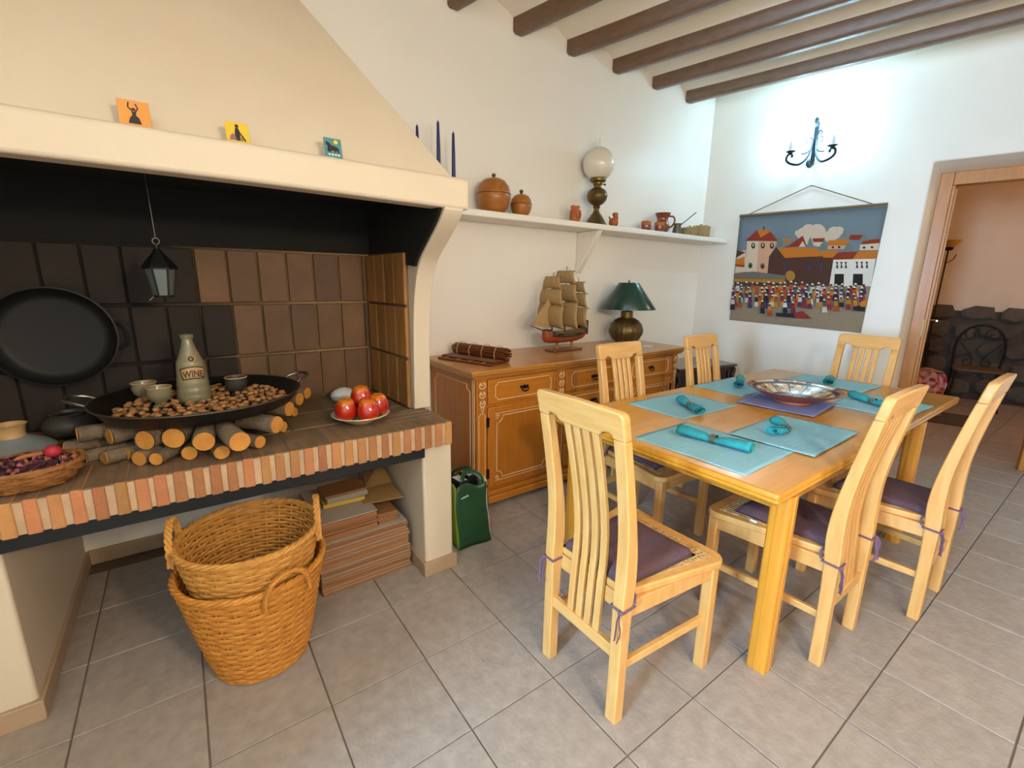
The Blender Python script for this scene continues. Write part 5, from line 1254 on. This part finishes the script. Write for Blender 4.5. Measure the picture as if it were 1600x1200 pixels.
# ================================================================== wall sconce
sc = thing('wall_sconce', 'dark wrought-iron double candle sconce glowing on the right wall', 'sconce', (CX, YW, 0), WR)
tc_ = .878
g3 = G(); g3.box(tc_-.016, -.012, 2.40, tc_+.016, -.002, 2.74); g3.build('back_plate', 'sconce', sc, bevel=.003)
g3 = G(); g3.tube(smoothpath([(tc_, -.014, 2.70), (tc_, -.03, 2.745), (tc_-.002, -.046, 2.755), (tc_-.004, -.052, 2.738), (tc_-.004, -.042, 2.728)], 5), .013, 8); g3.tube(smoothpath([(tc_, -.014, 2.42), (tc_-.01, -.04, 2.385), (tc_-.022, -.06, 2.40), (tc_-.02, -.055, 2.43), (tc_-.012, -.04, 2.425)], 5), .013, 8); g3.build('scroll_end', 'sconce', sc)
for s_ in (-1, 1):
    g3 = G(); pth = [(tc_+s_*.012, -.016, 2.60), (tc_+s_*.03, -.05, 2.47), (tc_+s_*.075, -.09, 2.405), (tc_+s_*.13, -.12, 2.405), (tc_+s_*.172, -.13, 2.435), (tc_+s_*.172, -.13, 2.475), (tc_+s_*.148, -.128, 2.488), (tc_+s_*.134, -.127, 2.47), (tc_+s_*.142, -.127, 2.458)]
    g3.tube(smoothpath(pth, 6), .0085, 8, flat=1.3); g3.build('arm', 'sconce', sc)
    G().lathe([(0, 2.492), (.014, 2.492), (.030, 2.500), (.040, 2.508), (.038, 2.510), (.016, 2.502), (0, 2.502)], 20, (tc_+s_*.150, -.128, 0)).build('drip_cup', 'sconce', sc)
    G().lathe([(0, 2.50), (.016, 2.50), (.016, 2.585), (.013, 2.588), (0, 2.588)], 16, (tc_+s_*.150, -.128, 0)).build('candle_sleeve', 'sconce_candle', sc)
    G().lathe([(0, 2.588), (.010, 2.588), (.016, 2.61), (.012, 2.64), (.003, 2.665), (0, 2.666)], 16, (tc_+s_*.150, -.128, 0)).build('bulb', 'bulb', sc)
    g3 = G(); g3.tube(smoothpath([(tc_+s_*.012, -.02, 2.55), (tc_+s_*.04, -.04, 2.50), (tc_+s_*.085, -.05, 2.49)], 5), .005, 6); g3.tube(smoothpath([(tc_+s_*.012, -.018, 2.60), (tc_+s_*.045, -.03, 2.62), (tc_+s_*.06, -.03, 2.59), (tc_+s_*.045, -.03, 2.57)], 5), .004, 6); g3.build('tendril', 'sconce', sc)
    p = W(tc_+s_*.150, -.128, 2.63)
    light('sconce_bulb', 'POINT', p, 19, (.40, .76, 1), .03)
g3 = G(); g3.tube(smoothpath([(tc_+.01, -.02, 2.61), (tc_+.03, -.04, 2.66), (tc_+.05, -.045, 2.645), (tc_+.04, -.045, 2.63)], 5), .007, 6); g3.build('leaf_scroll', 'sconce', sc)

# ================================================================== next room
def iron_chair(name, label, t_, s_, rz):
    c = thing(name, label, 'chair', W(t_, s_, 0), WR+rz, 'iron chairs in the next room')
    # back arch faces local -y
    ar = [(-.20, .45), (-.215, .62), (-.205, .76), (-.15, .88), (-.06, .945), (.06, .945), (.15, .88), (.205, .76), (.215, .62), (.20, .45)]
    G().tube(smoothpath([(a, .20, b) for a, b in ar], 5), .011, 8).build('back_arch', 'dark_iron', c)
    for q in (-1, 1):
        g_ = G(); g_.tube(smoothpath([(q*.02, .20, .80), (q*.05, .20, .90), (q*.115, .20, .91), (q*.15, .20, .85), (q*.12, .20, .79), (q*.075, .20, .79), (q*.065, .20, .84), (q*.10, .20, .85)], 5), .0065, 6)
        g_.tube(smoothpath([(q*.19, .20, .76), (q*.12, .20, .66), (q*.06, .20, .58), (q*.04, .20, .50), (q*.08, .20, .46), (q*.12, .20, .49), (q*.10, .20, .53), (q*.07, .20, .52)], 5), .0065, 6)
        g_.build('back_scroll', 'dark_iron', c)
    G().prism(rrect(-.21, -.20, .21, .20, .05, 4), .435, .46, XY).build('seat', 'chair_seat', c, bevel=.006)
    for x in (-1, 1):
        G().tube(smoothpath([(x*.18, -.17, .435), (x*.19, -.20, .25), (x*.22, -.26, 0)], 4), .011, 8).build('leg', 'dark_iron', c)
        G().tube(smoothpath([(x*.20, .20, .45), (x*.20, .22, .25), (x*.21, .27, 0)], 4), .011, 8).build('leg', 'dark_iron', c)
    return c
iron_chair('iron_chair', 'black scrolled wrought-iron chair against the stone wall in the next room', 2.40, 2.68, 0)
iron_chair('iron_chair', 'black iron chair mostly hidden by the door frame in the next room', 1.80, 2.05, .5)
g3 = G(); g3.grid(lambda u, v: ((u-.5)*.36+.02*math.sin(9*v), -.20-.05*math.sin(PI*v)-.10*v+.02*math.sin(16*u), .47-.45*v+.01*math.sin(12*u)), 20, 12); g3.grid(lambda u, v: ((u-.5)*.36, -.20+.30*v, .47+.012*math.sin(9*u)), 12, 5)
o = g3.build('red_cloth', 'red_cloth', solid=.004, smooth=70); o.location = W(1.86, 2.0, .0); o.rotation_euler = (0, 0, WR+.35); tag(o, 'red and white patterned cloth hanging over the chair in the next room', 'cloth')
fl_ = thing('floor_lamp', 'thin black floor lamp with an amber glass cup in the next room', 'lamp', W(1.93, 2.55, 0))
G().lathe([(0, 0), (.13, 0), (.13, .012), (.03, .03), (0, .03)], 24).build('base', 'dark_iron', fl_)
G().tube(smoothpath([(0, 0, .02), (-.01, 0, 1.0), (0, 0, 1.82)], 6), .008, 8).build('pole', 'dark_iron', fl_)
G().tube(smoothpath([(0, 0, 1.66), (.03, -.05, 1.70), (.04, -.07, 1.76)], 5), .005, 6).build('side_branch', 'dark_iron', fl_)
G().lathe([(0, 1.80), (.03, 1.805), (.05, 1.83), (.04, 1.838), (0, 1.83)], 20).build('holder', 'dark_iron', fl_)
G().lathe([(.035, 1.835), (.07, 1.86), (.11, 1.915), (.105, 1.915), (.06, 1.865), (0, 1.845)], 24).build('glass_cup', 'amber_glass', fl_, smooth=50)
rg = thing('striped_rug', 'small dark striped rug on the floor beyond the doorway', 'rug', W(2.05, 1.75, .001), WR)
G().box(-.34, -.30, 0, .34, .30, .006).build('pile', 'rug_dark', rg)
for q in range(9): G().box(-.30, -.26+.06*q, .0062, .30, -.235+.06*q, .0075).build('stripe', 'rug_light', rg)
